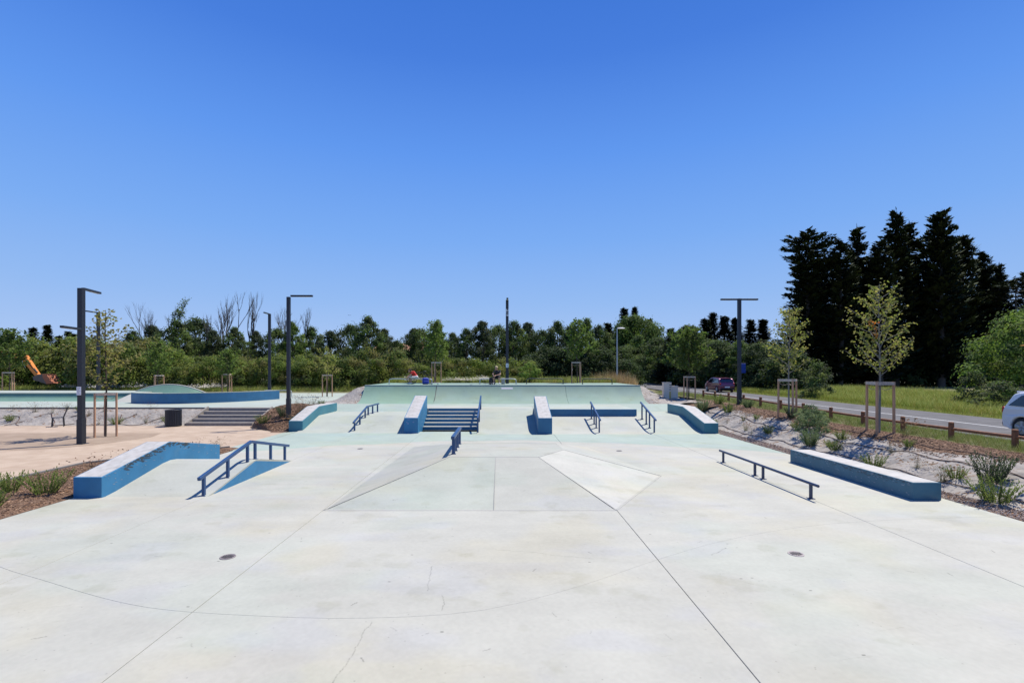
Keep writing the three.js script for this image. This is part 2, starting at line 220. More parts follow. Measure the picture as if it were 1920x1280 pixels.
{
  const near = ledge('skate_ledge', 'bright blue ledge that rises and falls over the wedge beside the planting bed', -9.49, -8.86, [[10.63, .45], [12.84, .92], [15.1, .5]], [[10.63, -.05], [15.1, -.05]], M.blue);
  const smudge = mat(.035, .05, .06, .6), scrape = mat(.2, .25, .3, .7);
  const wax = (parent, x, top, d0, d1, n, seed, m, deep = .13, big = 1) => { const R = mulberry(seed), gs = [], sx = x < 0 ? 1 : -1; for (let i = 0; i < n; i++) { const d = lerp(d0, d1, R()); let k = 0; while (k < top.length - 2 && d > top[k + 1][0]) k++; const a = top[k], b = top[k + 1], sl = (b[1] - a[1]) / (b[0] - a[0]), y = a[1] + (d - a[0]) * sl - .014 - Math.pow(R(), 2.2) * deep, w = (.03 + R() * .08) * big, h = (.006 + R() * .014) * big; gs.push(new THREE.CircleGeometry(.5, 7).scale(w, h, 1).rotateZ(-Math.atan(sl)).rotateY(Math.PI / 2).translate(x + sx * (.0022 + R() * .0015), y, -d)); } part(parent, 'wax_smudges', gs, m).userData.kind = 'stuff'; };
  wax(near, -8.86, [[10.63, .45], [12.84, .92], [15.1, .5]], 11.3, 13.6, 170, 12, smudge, .13, 1.5); wax(near, -8.86, [[10.63, .45], [12.84, .92], [15.1, .5]], 10.7, 15, 60, 13, scrape, .3);
  ledge('skate_ledge', 'blue ledge running up the bank beside the brown mound and dark lamp post', -9.93, -9.28, [[22.4, .48], [24.5, 1.02], [27.1, 1.02]], [[22.4, -.05], [27.1, -.05]], M.tealBlue);
  ledge('skate_ledge', 'blue ledge running up the bank next to the roadside planting', 9.14, 9.78, [[21.6, .46], [24.2, 1.02], [26.4, 1.02]], [[21.6, -.05], [26.4, -.05]], M.tealBlue);
  const low = ledge('skate_ledge', 'long low grey-blue ledge at the foot of the sandy berm', 8.95, 9.57, [[10.43, .38], [14.86, .38]], [[10.43, -.05], [14.86, -.05]], M.greyBlue);
  ledge('hubba_ledge', 'sloping blue hubba ledge on the side of the stairs with stickers on its end', -4.4, -3.77, [[21.7, .69], [24.4, 1.57]], [[21.7, -.05], [24.4, -.05]], M.blue);
  ledge('hubba_ledge', 'sloping blue hubba ledge at the end of the dark blue wall', 1.64, 2.27, [[21.4, .71], [24.2, 1.55]], [[21.4, -.05], [24.2, -.05]], M.darkBlue);
  wax(low, 8.95, [[10.43, .38], [14.86, .38]], 10.5, 14.7, 150, 22, smudge, .1); wax(low, 8.95, [[10.43, .38], [14.86, .38]], 10.5, 14.8, 110, 23, scrape, .3);
  // stickers on the end of the first hubba
  const R2 = mulberry(3); for (const [x, y, w, h] of [[-4.2, .62, .12, .03], [-4.28, .5, .07, .03], [-3.98, .5, .08, .025], [-4.22, .44, .06, .05]]) part(scene.getObjectByName('hubba_ledge'), 'sticker', bx(w, h, .002, x, y, -21.698), mat(.2, .22, .4, .5));
}
// wedge under the near ledge, blue painted flank
{
  const t = thing('wedge_ramp', 'white concrete wedge with a bright blue triangular flank', 'skate ramp');
  const pr = [[10.6, -.02], [11.0, .045], [12.55, .395], [12.84, .43], [13.1, .41], [14.8, .06], [15.15, -.02]];
  part(t, 'ramp_surface', worldUV(sweepX(pr, -8.87, -6.575), 24, 12, 0), M.bankB);
  part(t, 'painted_flank', worldUV(sweepX([[10.95, .0], [12.78, .395], [12.86, .4], [14.9, .0]], -6.577, -6.566), 1.7), M.blue);
}
// banks up to the higher level
const bank = (x0, x1, d0, d1, h, end, m, name = 'bank') => { const R = .35, pts = [[d0 - .5, -.02]]; for (let i = 0; i <= 8; i++) { const k = i / 8; pts.push([lerp(d0 - .5, d0 + .5, k), h / (d1 - d0) * .5 * k * k - .0]); } pts.push([d1 - .05, h - .05 * h / (d1 - d0)], [d1 + .05, h], ...end, [end.length ? end[end.length - 1][0] : d1 + .06, -.3], [d0 - .5, -.3]); return [worldUV(sweepX(pts, x0, x1), 24, 12, 0), m]; };
{
  const t = new THREE.Group(); t.name = 'upper_level'; scene.add(t); tag(t, 'pale turquoise concrete banks and flats leading up to the quarter pipe', 'concrete bank', null, 'structure');
  const add = (n, [g, m]) => part(t, n, g, m);
  const up = [[26.9, .56], [28.32, .88]];
  add('side_bank', bank(-9.45, -4.39, 22.3, 24.4, .56, [[26.9, .56]], M.bankA)); add('side_bank', bank(6.82, 9.75, 21.9, 24.2, .56, [[26.9, .56]], M.bankA));
  add('middle_bank', bank(-1.1, 1.65, 21.9, 25.0, .88, [[26.2, .88]], M.bankA));
  add('lower_bank', bank(2.26, 6.81, 21.9, 24.1, .56, [[24.2, .56]], M.bankB));
  part(t, 'upper_flat', worldUV(slab([[-4.38, 24.95], [-1.105, 24.95], [-1.105, 26.6], [-4.38, 26.9]], .88, .9, .003), 24, 12, 0), M.bankB);
  part(t, 'upper_flat', worldUV(slab([[1.66, 24.21], [6.8, 24.21], [6.8, 28.3], [1.66, 26.2]], .88, .9, .003), 24, 12, 0), M.paleTeal);
  part(t, 'upper_flat', worldUV(slab([[-4.38, 26.92], [-1.1, 26.62], [-1.1, 26.22], [1.65, 26.22], [6.79, 28.3], [-4.38, 28.3]], .88, .9, .003), 24, 12, 0), M.teal);
  for (const [a, b] of [[-9.9, -4.385], [6.805, 9.9]]) part(t, 'upper_ramp', worldUV(sweepX([[26.91, -.2], [26.91, .56], [28.33, .88], [28.33, -.2]], a, b), 24, 12, 0), M.teal);
  const w = thing('low_wall', 'dark blue low wall across the top of the bank beside the hubba', 'wall'); part(w, 'wall_face', worldUV(slab([[2.28, 24.1], [6.8, 24.1], [6.8, 24.205], [2.28, 24.205]], .895, .6, .006), 1.7), M.darkBlue);
}
// blue stair set
{
  const t = thing('stair_set', 'six steps with dark blue risers between hubba ledge and handrail', 'stairs');
  for (let i = 0; i < 6; i++) {
    const y = .147 * (i + 1), d = 23.02 + i * .385;
    const s = part(t, 'step', worldUV(bx(2.66, y + .05, .4, -2.435, (y - .05) / 2, -(d + .2), .006), 24, 12, 0), M.bankB);
    const rz = part(s, 'riser', worldUV(bx(2.64, .128, .012, -2.435, y - .147 + .066, -(d - .005)), 1.7), M.darkBlue);
  }
}
// ───────────────────────── rails
function railing(label, x, pts, posts, { w = .06, h = .06, m = M.rail, post = .055, round = false } = {}) {
  const t = thing('grind_rail', label, 'skate rail');
  const segs = []; for (let i = 0; i + 1 < pts.length; i++) segs.push(round ? rod(P(x, pts[i][1], pts[i][0]), P(x, pts[i + 1][1], pts[i + 1][0]), w / 2, w / 2, 14) : bar(P(x, pts[i][1], pts[i][0]), P(x, pts[i + 1][1], pts[i + 1][0]), w, h, .008));
  part(t, 'rail', segs, m);
  for (const [d, g] of posts) { let y = pts[0][1]; for (let i = 0; i + 1 < pts.length; i++) if (d >= pts[i][0] - .3 && d <= pts[i + 1][0] + .3) y = lerp(pts[i][1], pts[i + 1][1], (d - pts[i][0]) / (pts[i + 1][0] - pts[i][0])); if (pts.length > 2 && d > pts[1][0]) y = lerp(pts[1][1], pts[2][1], (d - pts[1][0]) / (pts[2][0] - pts[1][0])); else if (pts.length > 2) y = lerp(pts[0][1], pts[1][1], (d - pts[0][0]) / (pts[1][0] - pts[0][0])); const q = part(t, 'post', bx(post, y - g, post, x, (y + g) / 2 - h * .25, -d, .006), m); part(q, 'foot_plate', bx(.13, .008, .13, x, g + .005, -d), m); }
  return t;
}
railing('blue square rail rising and falling over the white wedge', -6.7, [[10.62, .41], [12.83, .92], [15.1, .46]], [[10.8, 0], [11.75, .2], [12.66, .39], [13.05, .41], [13.93, .23], [14.84, .04]], { w: .075, h: .075, post: .065 });
railing('blue kinked rail on the bank between two blue ledges', -6.84, [[22.15, .42], [24.45, 1.0], [26.75, 1.0]], [[22.35, .02], [23.2, .21], [24.1, .46], [24.65, .56], [25.5, .56], [26.5, .56]], { w: .075, h: .075, post: .07 });
railing('short blue rail on the flat top of the pyramid', -1.33, [[13.12, .98], [15.42, .98]], [[13.36, .5], [13.9, .5], [14.5, .5], [15.2, .5]], { w: .1, h: .08, post: .09 });
railing('blue handrail running down the edge of the stairs', -1.07, [[21.6, .68], [25.05, 1.5]], [[21.85, 0], [23.2, .15], [24.85, .73]], { w: .07, h: .09, post: .07 });
railing('slim blue rail on the bank below the middle of the dark blue wall', 4.45, [[21.55, .6], [23.95, 1.27]], [[21.8, .0], [22.5, .15], [23.0, .28], [23.7, .46]], { w: .07, h: .07, post: .06 });
railing('slim blue rail on the bank by the free end of the dark blue wall', 6.95, [[21.55, .6], [23.95, 1.26]], [[21.8, .0], [22.5, .15], [23.0, .28], [23.7, .45]], { w: .07, h: .07, post: .06 });
railing('low straight round rail on four posts near the long ledge', 6.82, [[10.32, .33], [14.98, .33]], [[10.57, 0], [12.5, 0], [12.9, 0], [14.74, 0]], { w: .062, h: .06, m: M.navy, round: true });
// ───────────────────────── quarter pipe
{
  const t = thing('quarter_pipe', 'long turquoise quarter pipe across the back of the skate park', 'quarter pipe');
  const prof = (o = 0) => { const r = 2.25, a = []; for (let i = 0; i <= 20; i++) { const k = Math.acos(1 - 1.04 / r) * i / 20; a.push([28.33 + Math.sin(k) * r, .88 + r * (1 - Math.cos(k)) + o]); } return [...a, [36.2, 1.92], [36.2, -.1], [28.33, -.1]]; };
  for (const [a, b, m] of [[-8.6, -4.085, M.rampA], [-4.07, 4.02, M.rampB], [4.035, 8.75, M.rampC]]) part(t, 'ramp_section', worldUV(sweepX(prof(), a, b), 24, 12, 0), m);
  const e = Math.sin(Math.acos(1 - 1.04 / 2.25)) * 2.25 + 28.33;
  part(t, 'coping', worldUV(bx(17.36, .07, .22, .075, 1.905, -(e + .085), .012), 24, 12, 0), M.paleTeal);
  const on = (x, h, o = 0) => { const k = Math.acos(1 - (h - .88) / 2.25); return P(x, h + Math.cos(k) * o, 28.33 + Math.sin(k) * (2.25 - o)); };
  part(t, 'paper_notice', grid(1, 3, (u, v) => on(lerp(0, .72, u), lerp(1.68, 1.79, v), .006)), mat(.5, .48, .49, .8), 'pale paper strip stuck under the coping');
  part(t, 'joint_strip', tube(Array.from({ length: 12 }, (_, i) => on(-4.078, .98 + i * .083, 0)), .02, 5, 24), M.darkSteel);
}
// ───────────────────────── drains
{
  const drain = (x, d, label, m) => { const t = thing('drain_cover', label, 'drain cover', [x, .002, d]); part(t, 'rim', new THREE.TorusGeometry(.104, .008, 6, 28).rotateX(Math.PI / 2), m); part(t, 'plate', new THREE.CylinderGeometry(.1, .1, .006, 28), m); const b = []; for (let i = -3; i <= 3; i++) b.push(bx(.012, .004, .15 - Math.abs(i) * .018, i * .024, .005, 0)); part(t, 'slots', b, M.black); };
  drain(-4.3 + .17, 7.24, 'dark round drain cover set in the near floor beside a faint stain', mat(.2, .17, .17, .6)); drain(4.52, 7.36, 'faded pinkish round drain cover set in the near floor', mat(.36, .31, .3, .7));
  drain(-5.1, 17.35, 'tiny drain cover on the floor near the stairs', mat(.3, .28, .27, .7)); drain(4.15, 16.9, 'tiny drain cover on the floor behind the pyramid flank', mat(.3, .28, .27, .7));
}
// ───────────────────────── tan path, steps and upper deck on the left
setting('path', worldUV(slab([[-60, -4], [-12.62, -4], [-12.62, 14.5], [-9.97, 17.6], [-9.97, 22.0], [-11.4, 22.9], [-12.75, 24.76], [-60, 24.76]], 0, .06), 1), M.tan, 'sand coloured concrete path left of the skate floor');
setting('sand_court', (() => { const sh = [[-60, 21.7], [-15.4, 21.75], [-14.9, 20.4], [-15.5, 18.2], [-16.6, 17.2], [-18.2, 16.9], [-60, 13.8]]; return worldUV(slab(sh, .005, .02), 1); })(), M.sand, 'duller sandy ground around the lamp post and staked tree');
setting('floor_edge', worldUV(slab([[-9.97, 17.6], [-9.5, 17.0], [-9.5, 22.3], [-9.97, 22.0]], .001, .1), 24, 12, 0), M.teal, 'turquoise concrete margin between path and skate floor');
setting('kerb', [bx(.1, .14, 18.5, -12.57, 0, -5.25), bar(P(-12.55, 0, 14.5), P(-9.95, 0, 17.55), .1, .14)], M.kerb, 'thin grey kerb between planting bed and path');
{
  const deck = [[-60, 26.62], [-12.8, 26.62], [-9.95, 26.9], [-9.9, 28.34], [-8.62, 28.34], [-8.62, 30.6], [-10.8, 33], [-10.5, 38], [-12, 45.5], [-60, 45.5]];
  setting('upper_deck', worldUV(slab(deck, .8, .16, .01), 24, 12, 0), M.paleTeal, 'pale turquoise raised deck with the bowl');
  setting('deck_kerb', bx(44, .12, .1, -38.3, .75, -26.56, .01), M.kerb, 'grey kerb along the deck edge above the planted slope');
  const st = thing('concrete_steps', 'grey concrete steps from the path to the turquoise deck', 'steps');
  for (let i = 0; i < 5; i++) part(st, 'step', worldUV(bx(3.4 - i * .02, .16 * (i + 1) + .05, .41, -14.5 + i * .04, .16 * (i + 1) / 2 - .025, -(24.86 + i * .4), .008), 1), M.stepConc);
  for (const s of [-16.27, -12.72]) part(st, 'side_wall', worldUV(sweepX([[24.7, -.05], [24.7, .12], [26.6, .86], [26.6, -.05]], s - .05, s + .05), 1), M.stepConc);
}
const slopeH = (x, d) => lerp(0, .74, smooth(24.6, 26.7, d)) + (fbm(x * .9, d * 1.4, 15, 4) - .5) * .28 * smooth(24.75, 25.2, d) * (1 - smooth(26, 26.55, d));
setting('fabric_slope', worldUV(grid(150, 14, (u, v) => { const x = lerp(-60, -16.32, u), d = lerp(24.7, 26.56, v); return P(x, slopeH(x, d) + .004, d); }), 1), M.fabric, 'sandy fabric covered slope below the turquoise deck');
const moundH = (x, d) => .82 * smooth(22.0, 26.6, d) * smooth(-12.9, -12.2, x) + .12 * smooth(21.9, 23.5, d) * Math.sin((x + 13) * 1) + (fbm(x * 1.7, d * 1.7, 25, 3) - .5) * .12 * smooth(22, 22.6, d);
setting('mulch_mound', worldUV(grid(24, 30, (u, v) => { const d = lerp(21.95, 27.2, v), x = lerp(lerp(-10.6, -12.68, smooth(21.95, 24.3, d)), -9.94, u); return P(x, .004 + Math.max(0, moundH(x, d)) * smooth(0, .14, u), d); }), 1), M.mulch, 'brown mulched mound between grey steps and blue ledge');
const bedLeft = d => d < 14.5 ? -12.52 : lerp(-12.52, -9.9, (d - 14.5) / 3.05);
const bedH = (x, d) => -.003 + .033 * smooth(-9.5, -9.8, x) + (fbm(x * 1.3, d * 1.3, 35, 4) - .4) * .16 * smooth(-9.5, -9.9, x) * smooth(bedLeft(d), bedLeft(d) + .4, x);
setting('mulch_bed', worldUV(grid(26, 120, (u, v) => { const d = lerp(-4, 17.5, v), x = lerp(bedLeft(d), -9.5, u); return P(x, bedH(x, d), d); }), 1), M.mulch, 'brown mulch planting bed along the skate floor');
// ───────────────────────── curved blue wall and bowl on the deck
{
  const cp = [[-23.55, 30.5], [-22.3, 29.75], [-21, 29.5], [-19.5, 29.75], [-17.9, 31], [-16.7, 32.7], [-16, 34.6]].map(p => P(p[0], 0, p[1])), c = new THREE.CatmullRomCurve3(cp), pts = c.getSpacedPoints(48), th = .28;
  const inner = pts.map((p, i) => { const t = c.getTangentAt(i / 48), n = new THREE.Vector3(-t.z, 0, t.x).normalize(); if (n.z > 0) n.negate(); return p.clone().addScaledVector(n, th); });
  const poly = [...pts.map(p => [p.x, -p.z]), ...inner.slice().reverse().map(p => [p.x, -p.z])];
  const w = thing('curved_wall', 'curved deep blue wall on the turquoise deck', 'wall'); part(w, 'wall_block', worldUV(slab(poly, 1.42, .64, .01), 1.7), mat(.9, .78, .8, .5, { map: blueTex })); part(w, 'wall_cap', slab(poly, 1.455, .03), M.paleTeal);
  const b = thing('bowl_hump', 'teal arched hump with pale rim behind the curved blue wall', 'skate ramp');
  const hx = x => 1.0 * Math.pow(Math.max(0, Math.cos((x + 24.3) / 3.25 * Math.PI / 2)), .75);
  part(b, 'curved_face', worldUV(grid(30, 10, (u, v) => { const x = lerp(-27.5, -21.1, u); return P(x, .8 + hx(x) * (1 - Math.cos(v * Math.PI / 2.3)) / (1 - Math.cos(Math.PI / 2.3)), 33.6 + v * 1.4); }), 24, 12, 0), M.bowl);
  part(b, 'rim', tube(Array.from({ length: 21 }, (_, i) => { const x = lerp(-27.5, -21.1, i / 20); return P(x, .82 + hx(x), 35.08); }), .07, 6, 40), M.floor);
  part(b, 'back', grid(20, 6, (u, v) => { const x = lerp(-27.5, -21.1, u); return P(x, .8 + hx(x) * (1 - v), 35.15 + v * 1.6); }), M.paleTeal);
  const q = thing('low_quarter', 'long low teal bank with pale top at the far end of the deck', 'skate ramp');
  part(q, 'ramp_face', worldUV(sweepX([[31.9, .79], [32.2, .83], [32.5, 1.0], [32.68, 1.27], [33.2, 1.27], [33.2, .79]], -60, -25.2), 24, 12, 0), M.bowl); part(q, 'top_deck', worldUV(slab([[-60, 32.64], [-25.2, 32.64], [-25.2, 36.5], [-60, 36.5]], 1.34, .07, .008), 24, 12, 0), M.paleTeal);
  part(q, 'end_face', worldUV(sweepX([[31.0, .79], [32.7, 1.3], [34, 1.3], [34, .79]], -25.18, -24.0), 24, 12, 0), M.floor);
}
// fabric mounds at both ends of the quarter pipe
setting('fabric_mound', worldUV(grid(18, 24, (u, v) => { const x = lerp(-11.6, -8.62, u), d = lerp(29.0, 37, v), w = smooth(-11.4 + .8 * smooth(31, 29, d), -8.7, x) * smooth(28.8, 31, d); return P(x, .805 + w * 1.02 + (fbm(x * 2, d * 2, 45, 3) - .5) * .2 * w, d); }), 1), M.fabric, 'fabric covered mound at the left end of the quarter pipe');
const moundRH = (x, d) => { const w = (1 - smooth(8.8, 11.3, x)) * smooth(28.6, 31.2, d), b = lerp(.8, bermCrest(d) - .02, smooth(9.8, 11.6, x)); return b + w * (1.86 - b) + (fbm(x * 2, d * 2, 55, 3) - .5) * .16; };
setting('mulch_verge', worldUV(grid(16, 26, (u, v) => { const x = lerp(9.9, 13.3, u), d = lerp(26.4, 30, v); return P(x, lerp(bermH(x, d), moundRH(x, d), smooth(9.9, 10.6, x) * .5 + .5 * smooth(26.4, 30, d)) , d); }), 1), M.mulch, 'brown mulch between the quarter pipe and the utility boxes');
setting('fabric_mound', worldUV(grid(18, 26, (u, v) => { const x = lerp(8.77, 12.0, u), d = lerp(28.4, 37, v); return P(x, moundRH(x, d), d); }), 1), M.fabric, 'fabric covered mound at the road end of the quarter pipe');
setting('terrace', worldUV(slab([[-8.6, 36.21], [8.75, 36.21], [8.75, 41], [-8.6, 41]], 1.9, .5, .01), 1), M.soil, 'flat earth terrace behind the quarter pipe');
// ───────────────────────── berm beside the road
const bLo = d => 10.12 + crestNoise(d * 1.3) * .35, bMid = d => 11.95 + crestNoise(d * 1.7 + 9) * 1.1, bHi = d => 13.15 + crestNoise(d * 2 + 23) * .5;
const bermStrip = (a, b, nu, d0 = -4, d1 = 27.2, nv = 320) => worldUV(grid(nu, nv, (u, v) => { const d = lerp(d0, d1, v), x = lerp(a(d), b(d), u); return P(x, bermH(x, d), d); }), 1);
setting('gravel_strip', bermStrip(() => 9.745, bLo, 4), mat(1.25, 1.2, 1.15, 1, { map: mulchTex, bumpMap: fabBump, bumpScale: .05 }), 'strip of small gravel along the concrete edge');
setting('fabric_berm', bermStrip(bLo, bMid, 18), M.fabric, 'pale fabric covered berm beside the road');
setting('mulch_crest', bermStrip(bMid, bHi, 10), M.mulch, 'brown mulch on top of the berm');
setting('grass_verge', bermStrip(bHi, () => 15.6, 8, -4, 45), M.soil, 'grassy verge between fence and road');
setting('far_berm', bermStrip(() => 9.745, bHi, 12, 27.1, 28.6, 10), M.mulch, 'mulched end of the berm');
// ───────────────────────── road
{
  const strip = (a, b, y, d0, d1, n = 40) => worldUV(grid(2, n, (u, v) => { const d = lerp(d0, d1, v); return P(lerp(a(d), b(d), u), y, d); }), 1);
  setting('road', strip(roadNear, roadFar, ROAD, -30, 260), M.asphalt, 'grey asphalt road passing the skate park');
  setting('road_marking', strip(d => roadMid(d) - .06, d => roadMid(d) + .06, ROAD + .005, -30, 58), M.paint, 'solid white line along the road');
  for (let i = 0; i < 6; i++) { const d0 = 61 + i * 6; setting('road_marking', strip(d => roadMid(d) - .06, d => roadMid(d) + .06, ROAD + .005, d0, d0 + 3, 2), M.paint, 'white dash of the broken road line far away'); }
}
// ───────────────────────── wooden fence
{
  const t = thing('wooden_fence', 'low brown timber post and rail fence beside the road', 'fence'), R = mulberry(8), ds = []; for (let d = 3.8; d < 33; d += 1.78) ds.push(d + (R() - .5) * .06);
  ds.forEach((d, i) => {
    const y = bermH(13.6, d) - .05, hgt = .56; part(t, 'post', [new THREE.CylinderGeometry(.068, .072, hgt, 10).translate(13.6, y + hgt / 2, -d), new THREE.CylinderGeometry(.05, .068, .02, 10).translate(13.6, y + hgt + .01, -d)], M.wood);
    if (i) { const e = ds[i - 1]; part(t, 'rail', taper([P(13.6, bermH(13.6, e) + .33, e), P(13.6, (bermH(13.6, e) + bermH(13.6, d)) / 2 + .325, (d + e) / 2), P(13.6, bermH(13.6, d) + .33, d)], .046, .044, 8), M.wood); }
  });
}
// ───────────────────────── lamp posts
function lampPost(label, [x, y, d], arms, { h = 6, r = .085, signs = [] } = {}) {
  const t = thing('lamp_post', label, 'lamp post', [x, y, d]);
  part(t, 'pole', bx(r * 2, h, r * 2, 0, h / 2, 0, .012), M.lamp);
  part(t, 'base_plate', [bx(.34, .02, .34, 0, .012, 0), bx(r * 2 + .03, .95, r * 2 + .03, 0, .48, 0, .01)], M.lamp);
  for (const [yy, dx, dz] of arms) { const a = new THREE.Vector3(0, yy, 0), e = new THREE.Vector3(dx, yy, -dz); const arm = part(t, 'lamp_arm', bar(a.clone().add(e.clone().sub(a).multiplyScalar(.09)), e, .13, .085, .01), M.lamp); const q = e.clone().sub(a).multiplyScalar(.45).add(a), s = e.clone().sub(a).multiplyScalar(.95).add(a); q.y -= .046; s.y -= .046; part(arm, 'lens', bar(q, s, .09, .008), M.lampGlass); }
  for (const [yy, w, hh, m] of signs) part(t, 'notice', bx(w, hh, .006, 0, yy, r + .02), m);
  return t;
}
const noticeTex = (seed) => { const c = document.createElement('canvas'); c.width = 64; c.height = 96; const g = c.getContext('2d'); g.fillStyle = '#dfe3e8'; g.fillRect(0, 0, 64, 96); g.fillStyle = '#2b3340'; if (seed) { g.fillRect(20, 58, 24, 22); g.beginPath(); g.arc(32, 24, 9, 0, 7); g.fill(); g.fillRect(22, 36, 20, 5); } else { for (let i = 0; i < 7; i++) g.fillRect(10, 12 + i * 11, 44 - (i % 3) * 9, 3); } const t = new THREE.CanvasTexture(c); t.colorSpace = THREE.SRGBColorSpace; return t; };
const notice = mat(1, 1, 1, .6, { map: noticeTex(0) }), notice2 = mat(1, 1, 1, .6, { map: noticeTex(1) });
const peel = mat(1, 1, 1, .7, { map: (() => { const c = document.createElement('canvas'); c.width = 64; c.height = 128; const g = c.getContext('2d'), R = mulberry(4); g.fillStyle = '#c9cdd2'; g.fillRect(0, 0, 64, 128); g.fillStyle = '#23262e'; for (let i = 0; i < 26; i++) { g.beginPath(); g.ellipse(R() * 64, R() * 128, 3 + R() * 8, 3 + R() * 10, R() * 3, 0, 7); g.fill(); } const t = new THREE.CanvasTexture(c); t.colorSpace = THREE.SRGBColorSpace; return t; })() });
lampPost('tall dark lamp post with two arms on the sandy path', [-16.2, 0, 18.5], [[6.0, -.25, 1.15], [4.42, .25, -1.1]], { r: .09, signs: [[2.05, .17, .32, notice]] });
lampPost('dark lamp post with one arm on the brown mound', [-10.6, .5, 23.9], [[6.05, 1.2, .0]], { r: .08 });
lampPost('dark lamp post behind the quarter pipe with white stickers', [.42, 1.9, 34.4], [[5.95, 0.0, -1.2]], { r: .1, signs: [[5.1, .19, .5, peel], [1.32, .18, .3, notice2]] });
lampPost('dark T-shaped lamp post on the berm beside the fence', [13.22, .84, 26.65], [[5.95, 1.03, 0], [5.95, -1.03, 0]], { r: .085 });
lampPost('dark lamp post at the far end of the turquoise deck', [-18.75, .8, 38.8], [[6.62, .1, -1.1]], { h: 6.65, r: .09 });
lampPost('dark lamp post behind the yellowish staked tree', [-31.0, .8, 36.9], [[6.5, 0, -1.1]], { h: 6.55, r: .09 });
{
  const t = thing('street_lamp', 'slim galvanised street lamp with curved white head among the trees', 'street lamp', [11.1, .95, 46]);
  part(t, 'pole', rod(new THREE.Vector3(0, 0, 0), new THREE.Vector3(0, 5.95, 0), .085, .05, 10), M.galv); part(t, 'head', new THREE.SphereGeometry(.5, 12, 8).scale(.8, .16, .3).translate(.38, 5.97, 0), M.white);
}
// ───────────────────────── foliage
const Q = new THREE.Quaternion(), E = new THREE.Euler();
class Leaves {
  constructor() { this.p = []; this.n = []; this.c = []; this.i = []; }
  add(x, y, z, nx, ny, nz, len, wid, col, R, k = .12) {     // one pointed leaf face with a little fold
    const l = Math.hypot(nx, ny, nz) || 1; nx /= l; ny /= l; nz /= l; let ax = R() - .5, ay = R() - .5, az = R() - .5; const dt = ax * nx + ay * ny + az * nz; ax -= dt * nx; ay -= dt * ny; az -= dt * nz; const al = Math.hypot(ax, ay, az) || 1; ax /= al; ay /= al; az /= al;
    this.dir(x, y, z, ax, ay, az, nx, ny, nz, len, wid, col, R, k);
  }
  dir(x, y, z, ax, ay, az, nx, ny, nz, len, wid, col, R, k = .12) {
    const bx_ = ny * az - nz * ay, by_ = nz * ax - nx * az, bz_ = nx * ay - ny * ax, v = this.p.length / 3, v0 = 1 + (R() - .5) * .35;
    const pts = [[-.5, 0], [0, .5], [.5, 0], [0, -.5]];
    for (const [u, w] of pts) { const f = Math.abs(w) * k * 2; this.p.push(x + ax * u * len + bx_ * w * wid - nx * f * wid, y + ay * u * len + by_ * w * wid - ny * f * wid, z + az * u * len + bz_ * w * wid - nz * f * wid); this.n.push(nx, ny, nz); this.c.push(col[0] * v0, col[1] * v0, col[2] * v0); }
    this.i.push(v, v + 2, v + 1, v, v + 3, v + 2);
  }
  geo() { const g = new THREE.BufferGeometry(); g.setAttribute('position', new THREE.Float32BufferAttribute(this.p, 3)); g.setAttribute('normal', new THREE.Float32BufferAttribute(this.n, 3)); g.setAttribute('color', new THREE.Float32BufferAttribute(this.c, 3)); g.setIndex(this.i); return g; }
}
const gauss = R => (R() + R() + R() - 1.5) * 1.15;
const pick = (R, pal) => pal[Math.floor(R() * pal.length)];
function crownCloud(seed, { w, h, y0, clumps, per, leaf, pal, ragged = .3, cr = .2, shape = t => Math.sin(Math.PI * Math.pow(t, .8)) ** .6, inner = .35 }) {
  const R = mulberry(seed), L = new Leaves(), cs = [];
  for (let k = 0; k < clumps; k++) {
    const t = Math.pow(R(), .85), a = R() * 6.283, rr = (w / 2) * shape(t) * (inner + (1 - inner) * Math.sqrt(R())) * (1 + (fbm(a * 1.2 + 9, t * 3, seed, 2) - .5) * 2 * ragged), y = y0 + t * h, cx = Math.cos(a) * rr, cz = Math.sin(a) * rr, cR = w * cr * (.6 + R() * .7), col = pick(R, pal), b = .75 + R() * .5; cs.push([cx, y, cz]);
    for (let i = 0; i < per; i++) {
      const dx = gauss(R), dy = gauss(R) * .72, dz = gauss(R), px = cx + dx * cR, py = y + dy * cR, pz = cz + dz * cR;
      L.add(px, py, pz, dx * .8 + (R() - .5) * 1.2 + cx / w, dy + .55 + (R() - .5), dz * .8 + (R() - .5) * 1.2 + cz / w, leaf * (.7 + R() * .7), leaf * (.45 + R() * .35), [col[0] * b, col[1] * b, col[2] * b], R);
    }
  }
  return { geo: L.geo(), centres: cs };
}
function broadTrunk(seed, h, y0, r, cs, n = 9) { const R = mulberry(seed), gs = [taper([new THREE.Vector3(0, -.1, 0), new THREE.Vector3((R() - .5) * .3, h * .3, (R() - .5) * .3), new THREE.Vector3((R() - .5) * .5, h * .62, (R() - .5) * .5), new THREE.Vector3((R() - .5) * .4, h * .9, (R() - .5) * .4)], r, r * .2, 7)]; for (let i = 0; i < n && i < cs.length; i++) { const c = cs[Math.floor(R() * cs.length)], b = Math.max(y0 * .7, c[1] * .55); gs.push(taper([new THREE.Vector3(0, b, 0), new THREE.Vector3(c[0] * .5, lerp(b, c[1], .6), c[2] * .5), new THREE.Vector3(...c)], r * .4, r * .06, 5)); } return merge(gs); }
